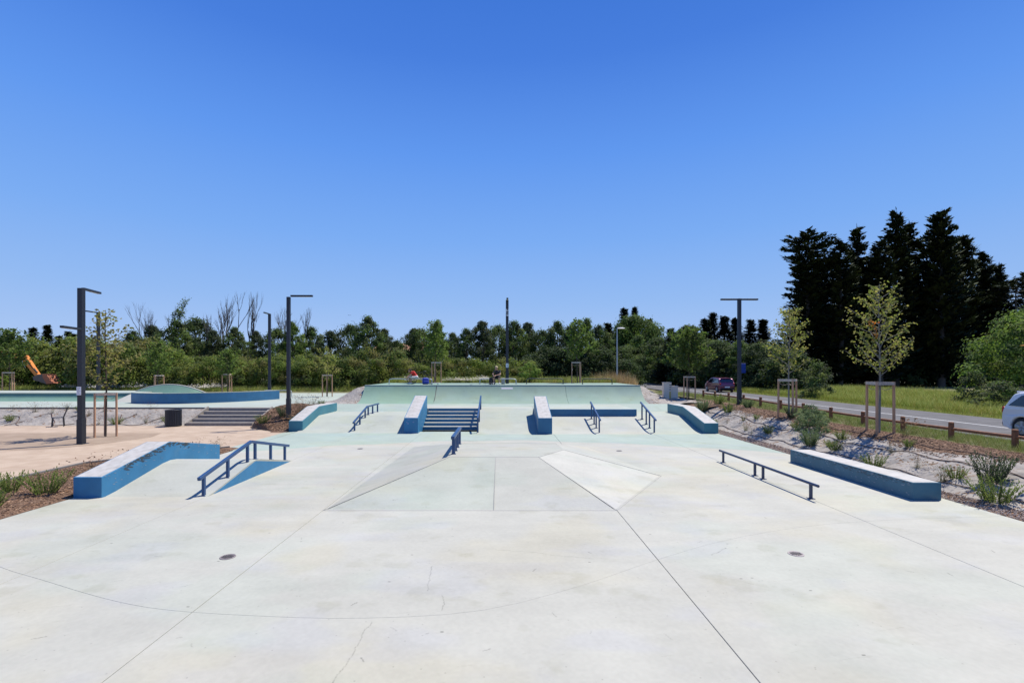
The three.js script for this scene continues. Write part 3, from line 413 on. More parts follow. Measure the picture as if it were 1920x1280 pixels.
const PAL = {
  dark: [[.042, .07, .017], [.055, .085, .021], [.034, .056, .016], [.066, .09, .024]],
  mid: [[.095, .155, .027], [.12, .18, .034], [.08, .13, .025], [.135, .165, .04]],
  olive: [[.085, .105, .045], [.07, .09, .035], [.10, .115, .055]],
  hedge: [[.17, .22, .03], [.13, .19, .026], [.2, .23, .04], [.2, .185, .05], [.11, .15, .028]],
  fresh: [[.16, .245, .035], [.2, .285, .05], [.135, .21, .032]],
  yellow: [[.28, .3, .055], [.33, .31, .08], [.22, .27, .05], [.26, .25, .07]],
  conifer: [[.026, .042, .016], [.034, .052, .018], [.022, .034, .015], [.042, .055, .02]],
  pine: [[.085, .14, .02], [.1, .155, .026], [.075, .12, .02]],
  rosemary: [[.075, .105, .05], [.06, .09, .035], [.095, .12, .06]], herb: [[.15, .21, .04], [.19, .23, .055], [.12, .17, .035]], silver: [[.15, .21, .085], [.12, .175, .07], [.18, .23, .1]]
};
// belt of trees behind the hedge
const treeKinds = [
  ['belt_tree', 'dark green broadleaf tree', { w: 6.2, h: 7.2, y0: 1.2, clumps: 150, per: 62, leaf: .26, pal: [...PAL.dark, ...PAL.mid], ragged: .75, cr: .085 }, .2],
  ['belt_tree', 'olive green shaggy tree', { w: 5.2, h: 7.6, y0: 1.0, clumps: 140, per: 58, leaf: .24, pal: [...PAL.dark, ...PAL.olive], ragged: .9, cr: .085, shape: t => Math.sin(Math.PI * Math.pow(t, .65)) ** .7 }, .18],
  ['belt_tree', 'mid green bushy tree', { w: 6.8, h: 6.6, y0: .6, clumps: 150, per: 62, leaf: .25, pal: [...PAL.mid, ...PAL.dark], ragged: .75, cr: .085 }, .2],
  ['belt_tree', 'lighter green upright tree', { w: 4.8, h: 7.8, y0: .6, clumps: 130, per: 60, leaf: .24, pal: [...PAL.mid, ...PAL.fresh], ragged: .7, cr: .085, shape: t => Math.sin(Math.PI * Math.pow(t, .6)) ** .8 }, .16]
].map(([n, l, o, r], i) => { const c = crownCloud(100 + i * 7, o); return { n, l, crown: c.geo, trunk: broadTrunk(200 + i, o.h + o.y0, o.y0, r, c.centres), H: o.h + o.y0 }; });
function plantTree(kind, x, d, top, label, group, widen = 1, R = Math.random) {
  const k = treeKinds[kind], g = groundH(x, d), t = thing(k.n, label, 'tree', [x, g - .05, d], x * 7.3 + d, group); part(t, 'trunk', k.trunk, M.bark); part(t, 'crown', k.crown, M.leaf); const s = (top - g) / k.H; t.scale.set(s * widen, s, s * widen); return t;
}
const belt = [[-68.9, 62.0, 6.7, 1], [-60.3, 58.0, 6.7, 2], [-57.9, 66.0, 6.5, 0], [-60.4, 74.0, 6.2, 1], [-47.5, 62.0, 7.9, 0], [-48.0, 66.0, 9.0, 1], [-42.0, 62.0, 9.2, 0], [-43.4, 68.0, 10.1, 2], [-38.4, 64.0, 8.2, 1], [-36.7, 66.0, 8.7, 0], [-35.8, 70.0, 8.6, 1], [-30.8, 66.0, 8.5, 2], [-27.9, 64.0, 9.2, 3], [-26.8, 68.0, 8.9, 0], [-22.8, 64.0, 8.1, 1], [-20.9, 66.0, 9.0, 2], [-17.2, 62.0, 9.7, 0], [-17.0, 70.0, 8.9, 1], [-14.3, 66.0, 6.9, 2], [-13.4, 74.0, 9.3, 1], [-10.7, 64.0, 8.3, 2], [-8.3, 62.0, 9.1, 3], [-7.4, 72.0, 8.5, 1], [-4.8, 66.0, 8.5, 0], [-2.5, 64.0, 9.4, 1], [-0.4, 70.0, 9.3, 2], [1.6, 64.0, 9.3, 0], [3.8, 68.0, 9.6, 1], [5.3, 64.0, 8.1, 2], [7.2, 62.0, 9.1, 0], [8.7, 60.0, 8.4, 1], [10.3, 58.0, 9.0, 3], [12.7, 62.0, 8.6, 0]];
const beltLabel = { 0: 'dark broadleaf tree in the belt of trees behind the hedge', 1: 'olive green shaggy tree in the belt behind the hedge', 2: 'mid green bushy tree in the belt behind the hedge', 3: 'lighter green upright tree in the belt behind the hedge' };
for (const [x, d, top, k] of belt) plantTree(k, x, d, top, beltLabel[k], 'belt of trees behind the hedge', k === 1 ? .85 : .8);
for (let i = 0; i < 22; i++) { const x = -66 + i * 3.9 + (i % 3), k = (i * 5) % 3; plantTree(k, x, 78 + (i % 4) * 2, 6.6 + (i * 37 % 10) * .16, ['dark broadleaf tree of the rear row deep in the tree belt', 'olive tree of the rear row deep in the tree belt', 'bushy tree of the rear row deep in the tree belt'][k], 'rear row of the tree belt', .95); }
const roadTrees = [[27.4, 112, 10.8, 2, 'bushy tree in front of the umbrella pine beside the slim street lamp'], [28.6, 100, 10.1, 3, 'fresh green tree between the slim street lamp and the utility boxes'], [27.9, 85, 8.5, 2, 'bushy green tree above the utility boxes'], [31.9, 82, 10.5, 1, 'tall thin olive tree rising over the roadside thicket'], [26.9, 73, 8.2, 3, 'fresh green tree left of the plum car'], [27.7, 67, 7.3, 2, 'larger bushy tree just above the plum car bonnet'], [27.1, 60, 6.5, 2, 'bushy tree directly behind the plum car'], [27.4, 55, 6.2, 3, 'fresh green tree behind the blue road sign'], [28.0, 52, 5.7, 2, 'bushy tree between the T-shaped lamp and the sparse staked tree'], [30.2, 52, 5.5, 2, 'bushy tree where the thicket meets the tall conifers'], [27.4, 44, 2.8, 2, 'low wide bush on the far verge behind the sparse staked tree'], [25.9, 98, 7.8, 2, 'lower bushy tree near the foot of the slim street lamp'], [27.4, 78, 7.2, 2, 'lower bushy tree behind the utility boxes']];
for (const [x, d, top, k, lb] of roadTrees) plantTree(k, x, d, top, lb, 'thicket across the road', 1.25);
let crownDark;
// hedge
const hedgeKinds = [0, 1, 2, 3].map(i => crownCloud(300 + i, { w: 3.4, h: 2.7, y0: .1, clumps: 46, per: 85, leaf: .17, pal: i === 2 ? [...PAL.hedge, ...PAL.mid] : PAL.hedge, ragged: .45, cr: .13, shape: t => Math.sqrt(1 - Math.pow(t, 3)) * .9 + .1, inner: .3 }).geo);
const hedgeStem = merge([0, 1, 2].map(i => taper([new THREE.Vector3(0, -.1, 0), new THREE.Vector3(Math.cos(i * 2) * .4, .9, Math.sin(i * 2) * .4), new THREE.Vector3(Math.cos(i * 2) * .8, 2, Math.sin(i * 2) * .8)], .05, .012, 5)));
{
  const R = mulberry(31);
  for (let row = 0; row < 2; row++) for (let x = -50 + row * 1.1; x < 3.2; x += 2.35) {
    const d = 47.5 + row * 2.6 + R() * .8, xx = x + (R() - .5) * .8, near = xx < -36 ? 1.3 : xx > -9 ? .86 : 1, s = near * (.85 + R() * .35) * (row ? 1.12 : .95), g = groundH(xx, d);
    if (!row && xx > -48.5 && xx < -40.5) continue;
    const t = thing('hedge_shrub', row ? 'shaggy yellow-green shrub in the rear row of the long hedge' : 'shaggy yellow-green shrub in the front row of the long hedge', 'shrub', [xx, g - .05, d], R() * 6, row ? 'rear row of the hedge' : 'front row of the hedge'); part(t, 'stems', hedgeStem, M.bark); part(t, 'crown', hedgeKinds[Math.floor(R() * 4)], M.leaf); t.scale.set(s, s * (.9 + R() * .3), s);
  }
  // undergrowth under the belt and under the conifers
  for (let i = 0; i < 20; i++) { const x = 2 + i * 1.5 + R(), d = 55 + R() * 5; if (x > 15.5) continue; const t = thing('thicket_shrub', 'dark shrub at the foot of the trees right of the far lamp post', 'shrub', [x, groundH(x, d) - .05, d], R() * 6, 'shrubs at the foot of the trees'); part(t, 'crown', crownDark ??= crownCloud(350, { w: 3.6, h: 3.2, y0: 0, clumps: 50, per: 70, leaf: .22, pal: PAL.dark, ragged: .4, cr: .13, shape: t => Math.sqrt(1 - t * t * t), inner: .3 }).geo, M.leaf); const s = .9 + R() * .5; t.scale.set(s, s, s); }
  for (let i = 0; i < 17; i++) { const d = 46 + i * 4.2, x = roadFar(d) + 3 + R() * 1.6, t = thing('thicket_shrub', 'dark shrub at the far edge of the road under the thicket', 'shrub', [x, groundH(x, d) - .05, d], R() * 6, 'shrubs along the far edge of the road'); part(t, 'crown', crownDark, M.leaf); const s = 1.0 + R() * .5; t.scale.set(s * 1.2, s, s * 1.2); }
  for (let i = 0; i < 24; i++) { const x = 35 + i * 1.75, d = 60 + R() * 7; const t = thing('thicket_shrub', 'dark shrub in the shade under the tall conifers', 'shrub', [x, groundH(x, d) - .05, d], R() * 6, 'shrubs under the tall conifers'); part(t, 'crown', crownDark, M.leaf); const s = 1.1 + R() * .7; t.scale.set(s * 1.2, s, s); }
}

// conifers
function coniferGeo(seed, H, W, { base = .1, dens = 1, flat = 0, up = .12, pal = PAL.conifer, leaf = .5, lean = 0, taperP = .75 }) {
  const R = mulberry(seed), L = new Leaves(), limbs = [taper([new THREE.Vector3(0, -.1, 0), new THREE.Vector3((R() - .5) * .4, H * .4, (R() - .5) * .4), new THREE.Vector3(lean, H * .97, 0)], H * .017 + .06, .03, 7)];
  for (let y = H * base; y < H * .985; y += .5 / dens) {
    const t = (y / H - base) / (1 - base), prof = flat ? Math.min(1, (1 - t) * 6 + .25) * (.93 + .07 * Math.sin(t * 9)) * (1 - .28 * t) : Math.pow(1 - t, taperP) * (t < .12 ? .72 + t * 2.3 : 1), rad = W / 2 * prof * (.8 + .4 * fbm(y * .6, 1, seed, 2)) + .12, n = Math.round(6 + 3 * R());
    for (let b = 0; b < n; b++) {
      const a = R() * 6.283, len = rad * (.62 + R() * .42) * (.82 + .36 * fbm(Math.cos(a) * 2 + 5, y * .25, seed + 3, 2)), rise = up + (R() - .5) * .22, ca = Math.cos(a), sa = Math.sin(a);
      if (len > 1.2 && R() < .35) limbs.push(rod(new THREE.Vector3(lean * y / H, y, 0), new THREE.Vector3(lean * y / H + ca * len * .9, y + len * rise, sa * len * .9), .045, .015, 4));
      const spots = Math.max(2, Math.round(len / .34));
      for (let s = 0; s < spots; s++) {
        const k = .3 + .75 * (s + R()) / spots, px = lean * y / H + ca * len * k, py = y + len * k * rise + (k > .8 ? .1 : 0), pz = sa * len * k, c = pick(R, pal), q = Math.round(3 + 2 * dens);
        for (let i = 0; i < q; i++) { const oa = a + (R() - .5) * 2.4; L.dir(px + (R() - .5) * .5, py + (R() - .5) * .32, pz + (R() - .5) * .5, Math.cos(oa), rise + (R() - .4) * .7, Math.sin(oa), (R() - .5) * .9, 1, (R() - .5) * .9, leaf * (.7 + R() * .7), leaf * (.28 + R() * .25), c, R, .05); }
      }
    }
  }
  for (let i = 0; i < 14; i++) L.dir(lean + (R() - .5) * .2, H - i * .12, (R() - .5) * .2, (R() - .5) * .5, 1, (R() - .5) * .5, R() - .5, .2, R() - .5, .5, .16, PAL.conifer[0], R);
  return { crown: L.geo(), trunk: merge(limbs), H };
}
const con = [coniferGeo(11, 19, 7.8, { dens: 1.3, leaf: .58, flat: 1, base: .05, up: .16 }), coniferGeo(12, 19, 7.6, { dens: 1.28, leaf: .58, base: .05, taperP: .55, up: .22 }), coniferGeo(13, 20, 8.0, { dens: 1.28, leaf: .58, base: .05, taperP: .8, up: .25 }), coniferGeo(14, 20, 6.0, { base: .05, taperP: .5, up: .45, dens: 1.35, leaf: .56 }), coniferGeo(15, 14, 9, { flat: 1, base: .3, up: .02 })];
const stand = [[37.1, 58.0, 19.9, 0, 'broad flat-topped dark conifer at the sky end of the tall stand'], [39.5, 56.0, 18.2, 1, 'dark conifer next to the broad flat-topped one'], [44.5, 60.0, 21.2, 2, 'dark conifer with a single sharp spire, third tip of the stand'], [45.0, 57.0, 18.5, 1, 'lower dark conifer in front of the single sharp spire'], [49.3, 60.0, 23.2, 2, 'tallest dark conifer of the stand, above the young tree with the orange twig'], [52.7, 62.0, 22.4, 2, 'pointed dark conifer just past the tallest one'], [53.2, 58.0, 22.3, 3, 'dense steep dark cypress forming the second peak of the stand'], [55.0, 62.0, 20.1, 0, 'blunt dark conifer filling the second peak from behind'], [57.7, 60.0, 19.9, 3, 'dense dark cypress where the stand begins to slope down'], [61.9, 62.0, 18.4, 1, 'dark conifer on the falling side of the stand'], [62.3, 60.0, 16.4, 2, 'shorter pointed dark conifer on the falling side of the stand'], [62.2, 58.0, 14.1, 4, 'lowest flat-topped dark conifer near the frame edge'], [67.0, 60.0, 15.9, 0, 'dark conifer cut by the frame edge'], [41.8, 62, 17.5, 0, 'dark conifer seen in the gap behind the second tree of the stand'], [47.2, 63, 18, 1, 'dark conifer seen in the gap before the tallest tree'], [65.2, 64, 17.2, 1, 'dark conifer behind the lowest flat-topped one'], [38.6, 61, 17, 3, 'dense dark cypress behind the broad flat-topped conifer']];
for (const [x, d, top, k, lb] of stand) {
  const g = groundH(x, d), t = thing('tall_conifer', lb, 'conifer', [x, g - .05, d], x * 3.1, 'stand of tall dark conifers'); part(t, 'trunk', con[k].trunk, M.bark); part(t, 'crown', con[k].crown, M.needle); const s = (top - g) / con[k].H; t.scale.set(s, s, s);
}
const small = [coniferGeo(21, 9, 4.6, { base: .04, leaf: .4, dens: 2.0, up: .2, taperP: 1.05 }), coniferGeo(22, 10, 5.0, { base: .04, leaf: .4, taperP: 1.15, up: .2, dens: 2.0 }), coniferGeo(23, 11, 3.8, { base: .03, leaf: .38, taperP: 1.1, up: .25, dens: 2.0 })];
for (const [x, d, top, k] of [[-84, 82, 7.4, 0], [-81.3, 80.0, 7.8, 0], [-82.0, 84.0, 10.6, 1], [-79.5, 84.0, 10.8, 0], [-75.6, 82.0, 9.0, 1], [-72.2, 80.0, 9.4, 0], [-76.6, 86.0, 9.6, 1]]) { const g = groundH(x, d), t = thing('small_conifer', 'dark conifer in the clump beyond the orange digger arm', 'conifer', [x, g - .05, d], x, 'conifers beyond the digger'); part(t, 'trunk', small[k].trunk, M.bark); part(t, 'crown', small[k].crown, M.needle); const s = (top - g) / small[k].H; t.scale.set(s * 1.35, s, s * 1.35); }
for (const [x, d, top, k] of [[26.5, 75.0, 9.4, 0], [33.1, 78.0, 11.5, 1], [35.3, 80.0, 12.6, 2], [35.3, 76.0, 11.4, 0], [38.4, 74.0, 10.9, 1], [40.9, 75.0, 10.8, 0], [37.6, 77, 11.2, 0], [42.5, 78, 9, 1]]) { const g = groundH(x, d), t = thing('small_conifer', 'dark pointed conifer behind the purple car', 'conifer', [x, g - .05, d], x, 'conifers behind the purple car'); part(t, 'trunk', small[k].trunk, M.bark); part(t, 'crown', small[k].crown, M.needle); const s = (top - g) / small[k].H; t.scale.set(s * 1.5, s, s * 1.5); }
{ // stone pine and cedars
  const c = crownCloud(400, { w: 9.5, h: 4.4, y0: 3.6, clumps: 150, per: 90, leaf: .3, pal: PAL.pine, ragged: .2, cr: .085, shape: t => Math.sqrt(1 - t * t), inner: .5 });
  const t = thing('umbrella_pine', 'rounded bright green umbrella pine above the roadside trees', 'pine tree', [31.2, .9, 112]); t.scale.set(1.5, 1.74, 1.5); part(t, 'trunk', broadTrunk(401, 7.5, 3.5, .28, c.centres, 12), M.bark); part(t, 'crown', c.geo, M.leaf);
  for (const [x, d, top, w, lb] of [[30.9, 121, 18.9, .9, 'dark cedar tip rising behind the umbrella pine'], [34.0, 122, 19.3, .75, 'taller dark cedar tip behind the umbrella pine'], [15.5, 70, 9.9, 1.25, 'spreading dark cedar beside the umbrella pine'], [38.5, 124, 16.5, .7, 'small dark cedar behind the round side of the umbrella pine']]) { const q = thing('cedar_tree', lb, 'cedar', [x, .9, d], d); part(q, 'trunk', small[1].trunk, M.bark); part(q, 'crown', small[1].crown, M.needle); const s = (top - .9) / 10; q.scale.set(s * w * 1.3, s, s * w * 1.3); }
}
// bare dead trees
function bareTree(seed, H, spread, forks) { const R = mulberry(seed), gs = []; const grow = (p, dir, len, r, n) => { const e = p.clone().addScaledVector(dir, len), m = p.clone().lerp(e, .5).add(new THREE.Vector3((R() - .5) * len * .12, 0, (R() - .5) * len * .12)); gs.push(taper([p, m, e], r, r * .6, 5, 3)); if (n <= 0) return; const k = n > 2 ? 2 + (R() < .5 ? 1 : 0) : 2 + Math.floor(R() * 2); for (let i = 0; i < k; i++) { const q = dir.clone().add(new THREE.Vector3((R() - .5) * spread, .18 + R() * .25, (R() - .5) * spread)).normalize(); grow(p.clone().lerp(e, .55 + R() * .45), q, len * (.55 + R() * .25), r * .56, n - 1); } }; for (let i = 0; i < forks; i++) grow(new THREE.Vector3(0, -.1, 0), new THREE.Vector3((R() - .5) * .3 * (forks > 1), 1, (R() - .5) * .3).normalize(), H * .46, .19, 5); return merge(gs); }
const bare = [bareTree(51, 12, .8, 2), bareTree(52, 12, .9, 1), bareTree(53, 12, .45, 1)];
for (const [x, d, top, k, lb] of [[-48.2, 66, 12.2, 0, 'bare grey tree beside the leafy-tipped dead tree'], [-46, 66, 13.5, 1, 'half dead tree with a few leaves on its bare branches'], [-39.3, 68, 14.6, 0, 'tall bare fan-shaped dead tree'], [-36.8, 70, 14.5, 2, 'thin bare dead tree standing alone against the sky'], [-40.6, 66, 11, 2, 'small bare dead tree close to the fan-shaped one'], [-32, 70, 12.8, 0, 'bare dead tree just past the far lamp post'], [-29.4, 70, 12.4, 2, 'thin bare dead tree behind the lamp on the mound']]) {
  const g = groundH(x, d), t = thing('dead_tree', lb, 'dead tree', [x, g - .05, d], x); bare[k].boundingBox ?? bare[k].computeBoundingBox(); const s = (top - g) / bare[k].boundingBox.max.y; part(t, 'branches', bare[k], M.greyBark);
  if (k === 1) { const R = mulberry(9), L = new Leaves(), p = bare[1].attributes.position; for (let i = 0; i < 700; i++) { const j = Math.floor(R() * p.count); if (p.getY(j) < 6.5 || fbm(p.getX(j), p.getY(j), 4, 2) < .52) continue; L.add(p.getX(j) + gauss(R) * .3, p.getY(j) + gauss(R) * .3, p.getZ(j) + gauss(R) * .3, R() - .5, R(), R() - .5, .3, .2, pick(R, PAL.mid), R); } part(t, 'leaves', L.geo(), M.leaf); }
  t.scale.set(s, s, s);
}
// young staked trees
function youngTree(seed, H, { pal = PAL.yellow, n = 1, leaf = .13, w = 1, bare: nb = 0, autumn = false } = {}) {
  const R = mulberry(seed), L = new Leaves(), limbs = [taper([new THREE.Vector3(0, -.1, 0), new THREE.Vector3(.03, H * .4, .02), new THREE.Vector3(-.03, H * .75, 0), new THREE.Vector3(.02, H * .97, 0)], .042, .008, 7, 10)];
  const B = Math.round(26 * n);
  for (let b = 0; b < B; b++) {
    const t = b / B, y = H * (.36 + .58 * t), a = b * 2.4 + R(), len = (H * .28 * w) * Math.pow(1 - t, .6) * (.55 + R() * .65) * (t < .12 ? .8 : 1) + .18, up = .55 + R() * .45, e = new THREE.Vector3(Math.cos(a) * len, y + len * up, Math.sin(a) * len), o = new THREE.Vector3(0, y, 0), m = o.clone().lerp(e, .55); m.y -= len * .08;
    limbs.push(taper([o, m, e], .014, .004, 4, 4)); if (nb) continue;
    const k = Math.round(len * 34) + 7, branchCol = autumn && b === 17 ? [[.5, .16, .03], [.45, .2, .04]] : pal;
    for (let i = 0; i < k; i++) { const s = .25 + .8 * R(), q = s < .55 ? o.clone().lerp(m, s / .55) : m.clone().lerp(e, (s - .55) / .45); L.add(q.x + gauss(R) * .13, q.y + gauss(R) * .12, q.z + gauss(R) * .13, (R() - .5) * 1.6, .5 + (R() - .5), (R() - .5) * 1.6, leaf * (.7 + R() * .6), leaf * (.6 + R() * .35), pick(R, branchCol), R); }
  }
  return { trunk: merge(limbs), crown: nb ? null : L.geo() };
}
function stakes(x, y, d, h, turn, label, w = .42) {
  const t = thing('tree_stakes', label, 'tree stakes', [x, y, d], turn), pt = [0, 1, 2].map(i => new THREE.Vector3(Math.cos(i * 2.094 + .5) * w, 0, Math.sin(i * 2.094 + .5) * w));
  for (let i = 0; i < 3; i++) { const p = pt[i], q = pt[(i + 1) % 3]; part(t, 'stake', rod(p.clone().setY(-.25), p.clone().multiplyScalar(.98).setY(h), .043, .04, 9), M.stake); const s = p.clone().multiplyScalar(1.06).setY(h - .06 + i * .003), e = q.clone().multiplyScalar(1.06).setY(h - .06 + i * .003); part(t, 'cross_board', bar(s, e, .035, .1), M.stakeTop); part(t, 'tie_band', tube([p.clone().multiplyScalar(.9).setY(h - .2), p.clone().multiplyScalar(.45).setY(h - .27), p.clone().multiplyScalar(.08).setY(h - .22)], .012, 5, 8), M.band); }
  return t;
}
const yt = { y1: youngTree(61, 5.1, { n: 1.6, leaf: .095, w: .7, autumn: true }), y2: youngTree(62, 4.9, { n: 1.3, leaf: .11, w: .74 }), y3: youngTree(63, 5.6, { n: 1.1, leaf: .12, w: .68, pal: [[.27, .25, .06], [.2, .22, .05], [.24, .22, .08]] }), g1: youngTree(64, 5, { n: 1.9, leaf: .17, w: .72, pal: [...PAL.fresh, ...PAL.mid] }), b1: youngTree(65, 4, { nb: 1, n: .6 }), m1: youngTree(66, 5, { n: 2.2, leaf: .2, w: 1.2, pal: PAL.mid }) };
function staked(k, x, d, g, H, sh, turn, treeLabel, stakeLabel, s = 1) { const y = yt[k], t = thing('young_tree', treeLabel, 'young tree', [x, g, d], turn); part(t, 'trunk', y.trunk, k === 'y1' || k === 'y2' ? M.paleBark : M.bark); if (y.crown) part(t, 'crown', y.crown, M.leaf); t.scale.set(s, H, s); stakes(x, g, d, sh, turn * .37, stakeLabel); }
staked('y1', 12.6, 16, bermH(12.6, 16), 1.0, 1.69, .6, 'young yellow-green tree with an orange-leaved twig on the berm', 'timber stakes round the young tree with the orange twig', .95);
staked('y2', 12.6, 21, bermH(12.6, 21), 1.0, 1.6, 2.2, 'young sparse yellow-green tree beside the large green shrub', 'timber stakes round the sparse tree beside the large shrub');
staked('m1', 12.5, 32, bermCrest(32) - .03, .95, 1.5, 1.1, 'young grey-green tree near the utility boxes', 'timber stakes near the utility boxes');
staked('g1', 5.8, 36.6, 1.9, 1.0, 1.62, 4, 'young green tree behind the quarter pipe near the dry golden grass', 'timber stakes behind the quarter pipe near the golden grass');
staked('g1', -5.0, 36.6, 1.9, .98, 1.62, 2.6, 'young green tree behind the seated person in red', 'timber stakes beside the bicycle behind the quarter pipe');
staked('b1', -13.8, 38, .8, 1, 1.75, 1, 'leafless young tree on the far deck', 'timber stakes round the leafless young tree');
staked('g1', -23.1, 40.5, .8, .8, 1.8, 5, 'young fresh green tree behind the curved blue wall', 'timber stakes behind the middle of the curved blue wall');
staked('g1', -29, 40.5, .8, .92, 1.7, 3.3, 'young columnar green tree behind the teal hump', 'timber stakes behind the teal hump');
staked('m1', -40.5, 39.5, 1.0, 1.05, 1.75, .2, 'young dark green tree near the orange digger arm', 'reddish timber stakes near the orange digger arm');
staked('y3', -17.0, 20.6, .0, 1.0, 1.88, 1.9, 'young sparse yellowish tree on the sandy path beside the lamp post', 'tall timber stakes on the sandy path beside the lamp post', 1.05);
{ const t = thing('young_tree', 'reddish leaved young tree at the frame edge above the white car', 'young tree', [13.1, .72, 10.3], 2); part(t, 'trunk', yt.y1.trunk, M.paleBark); part(t, 'crown', (() => { const y = youngTree(68, 4.2, { n: 2, leaf: .12, pal: [[.26, .16, .05], [.2, .19, .05], [.32, .14, .06]] }); return y.crown; })(), M.leaf); t.scale.set(.95, .95, .95); }
{ // bushy trees at the right edge across the road
  const c = crownCloud(420, { w: 6.4, h: 5.4, y0: .4, clumps: 95, per: 95, leaf: .19, pal: [...PAL.fresh, ...PAL.mid], ragged: .5, cr: .1 }), tr = broadTrunk(421, 5.6, .6, .14, c.centres);
  const a = thing('leafy_tree', 'bright green bushy tree across the road above the white car', 'tree', [31.3, .8, 28.5]); a.scale.set(.86, .92, .86); part(a, 'trunk', tr, M.bark); part(a, 'crown', c.geo, M.leaf);
  dup(a, [36, .8, 31.5], 2, [1.1, 1.1, 1.1], 'larger bushy tree at the frame edge behind the bright green one');
  const s = thing('roadside_shrub', 'loose green shrub on the far verge behind the sparse young tree', 'shrub', [24.6, .7, 37.2]); part(s, 'crown', crownCloud(430, { w: 3, h: 2.6, y0: 0, clumps: 36, per: 60, leaf: .16, pal: [...PAL.olive, ...PAL.mid], ragged: .7, cr: .11, shape: t => 1 - t * .8 }).geo, M.leaf);
  dup(s, [27.4, .75, 27.8], 1, [.7, .75, .7], 'small green shrub on the far verge under the bushy tree'); dup(s, [25.6, .75, 24.6], 4, [.85, .55, .85], 'low green shrub on the far verge behind the white car');
  const tp = thing('round_bush', 'clipped round green bush on a short stem behind the quarter pipe', 'bush', [2.15, 1.9, 37.2]); part(tp, 'stem', taper([new THREE.Vector3(0, -.1, 0), new THREE.Vector3(.02, .3, 0), new THREE.Vector3(0, .8, 0)], .06, .04, 6), M.bark); part(tp, 'crown', crownCloud(440, { w: 1.75, h: 1.15, y0: .35, clumps: 70, per: 50, leaf: .1, pal: PAL.fresh, ragged: .12, cr: .09, inner: .5 }).geo, M.leaf);
}
// ───────────────────────── shrubs on the berm and in the beds
function spikyShrub(seed, w, h, n, pal, leafL = .045) { const R = mulberry(seed), L = new Leaves(), st = []; for (let i = 0; i < n; i++) { const a = R() * 6.283, r = Math.sqrt(R()) * w * .2, tilt = (.15 + R() * .85) * w / h * .55, hh = h * (.55 + R() * .5), b = new THREE.Vector3(Math.cos(a) * r, 0, Math.sin(a) * r), e = new THREE.Vector3(b.x + Math.cos(a) * tilt * hh, hh * (1 - tilt * tilt * .3), b.z + Math.sin(a) * tilt * hh), col = pick(R, pal); if (i % 3 === 0) st.push(taper([b.clone().setY(-.05), b.clone().lerp(e, .5), e], .006, .002, 4, 3)); const k = Math.round(hh / .022); for (let j = 0; j < k; j++) { const t = .12 + .9 * j / k, p = b.clone().lerp(e, t), oa = R() * 6.283; L.dir(p.x + Math.cos(oa) * .018, p.y + .01, p.z + Math.sin(oa) * .018, Math.cos(oa) * .7 + Math.cos(a) * .2, .8, Math.sin(oa) * .7 + Math.sin(a) * .2, -Math.cos(oa) * .8, .6, -Math.sin(oa) * .8, leafL * (.7 + R() * .6) * 1.4, leafL * .42, col, R, .02); } } return { crown: L.geo(), stems: merge(st) }; }
function wispy(seed, w, h, n, pal, seedHead) { const R = mulberry(seed), L = new Leaves(); for (let i = 0; i < n; i++) { const a = R() * 6.283, tl = R() * w * .6, hh = h * (.4 + R() * .6); let px = (R() - .5) * w * .25, pz = (R() - .5) * w * .25, py = 0; const S = 5; for (let j = 0; j < S; j++) { const t = (j + 1) / S, nx = px + Math.cos(a) * tl / S * (1 + t), nz = pz + Math.sin(a) * tl / S * (1 + t), ny = hh * Math.sin(t * 1.4) / .985; const dx = nx - px, dy = ny - py, dz = nz - pz, l = Math.hypot(dx, dy, dz); L.dir((px + nx) / 2, (py + ny) / 2, (pz + nz) / 2, dx / l, dy / l, dz / l, Math.sin(a) * .3, .2, Math.cos(a), l * 1.25, .012 * (1.3 - t), pick(R, pal), R, 0); px = nx; py = ny; pz = nz; } if (seedHead) L.add(px, py, pz, R() - .5, R(), R() - .5, .07, .035, pick(R, seedHead), R); } return L.geo(); }
const rose = [spikyShrub(71, .7, .62, 60, PAL.rosemary), spikyShrub(72, .8, .55, 60, PAL.herb), spikyShrub(73, 1.0, .8, 110, PAL.silver, .05)];
const cloudShrub = crownCloud(450, { w: 1.2, h: .95, y0: .02, clumps: 60, per: 60, leaf: .055, pal: PAL.silver, ragged: .4, cr: .1, shape: t => Math.sqrt(1 - t * t * t), inner: .3 }).geo;
const tuftA = wispy(81, .5, .5, 60, [[.16, .17, .06], [.2, .17, .08], [.12, .15, .05]], [[.25, .17, .09], [.2, .12, .08]]), tuftB = wispy(82, .9, .7, 70, [[.15, .12, .06], [.2, .15, .09], [.12, .12, .05]], [[.22, .12, .08], [.28, .18, .12]]);
function shrub(k, x, y, d, s, label, group) { const t = thing('planted_shrub', label, 'shrub', [x, y - .02, d], x * 5 + d, group); if (k < 3) { part(t, 'stems', rose[k].stems, M.bark); part(t, 'foliage', rose[k].crown, M.leaf); } else part(t, 'foliage', k === 3 ? cloudShrub : k === 4 ? tuftA : tuftB, M.leaf); t.scale.set(s, s * (k < 2 ? 1.05 : 1), s); return t; }
const onBerm = (k, x, d, s, label, g) => shrub(k, x, bermH(x, d), d, s, label, g);
onBerm(1, 10.3, 10.0, 1.0, 'upright rosemary low on the berm near the end of the long ledge'); onBerm(0, 10.95, 10.75, 1.1, 'large dark rosemary higher on the berm near the long ledge');
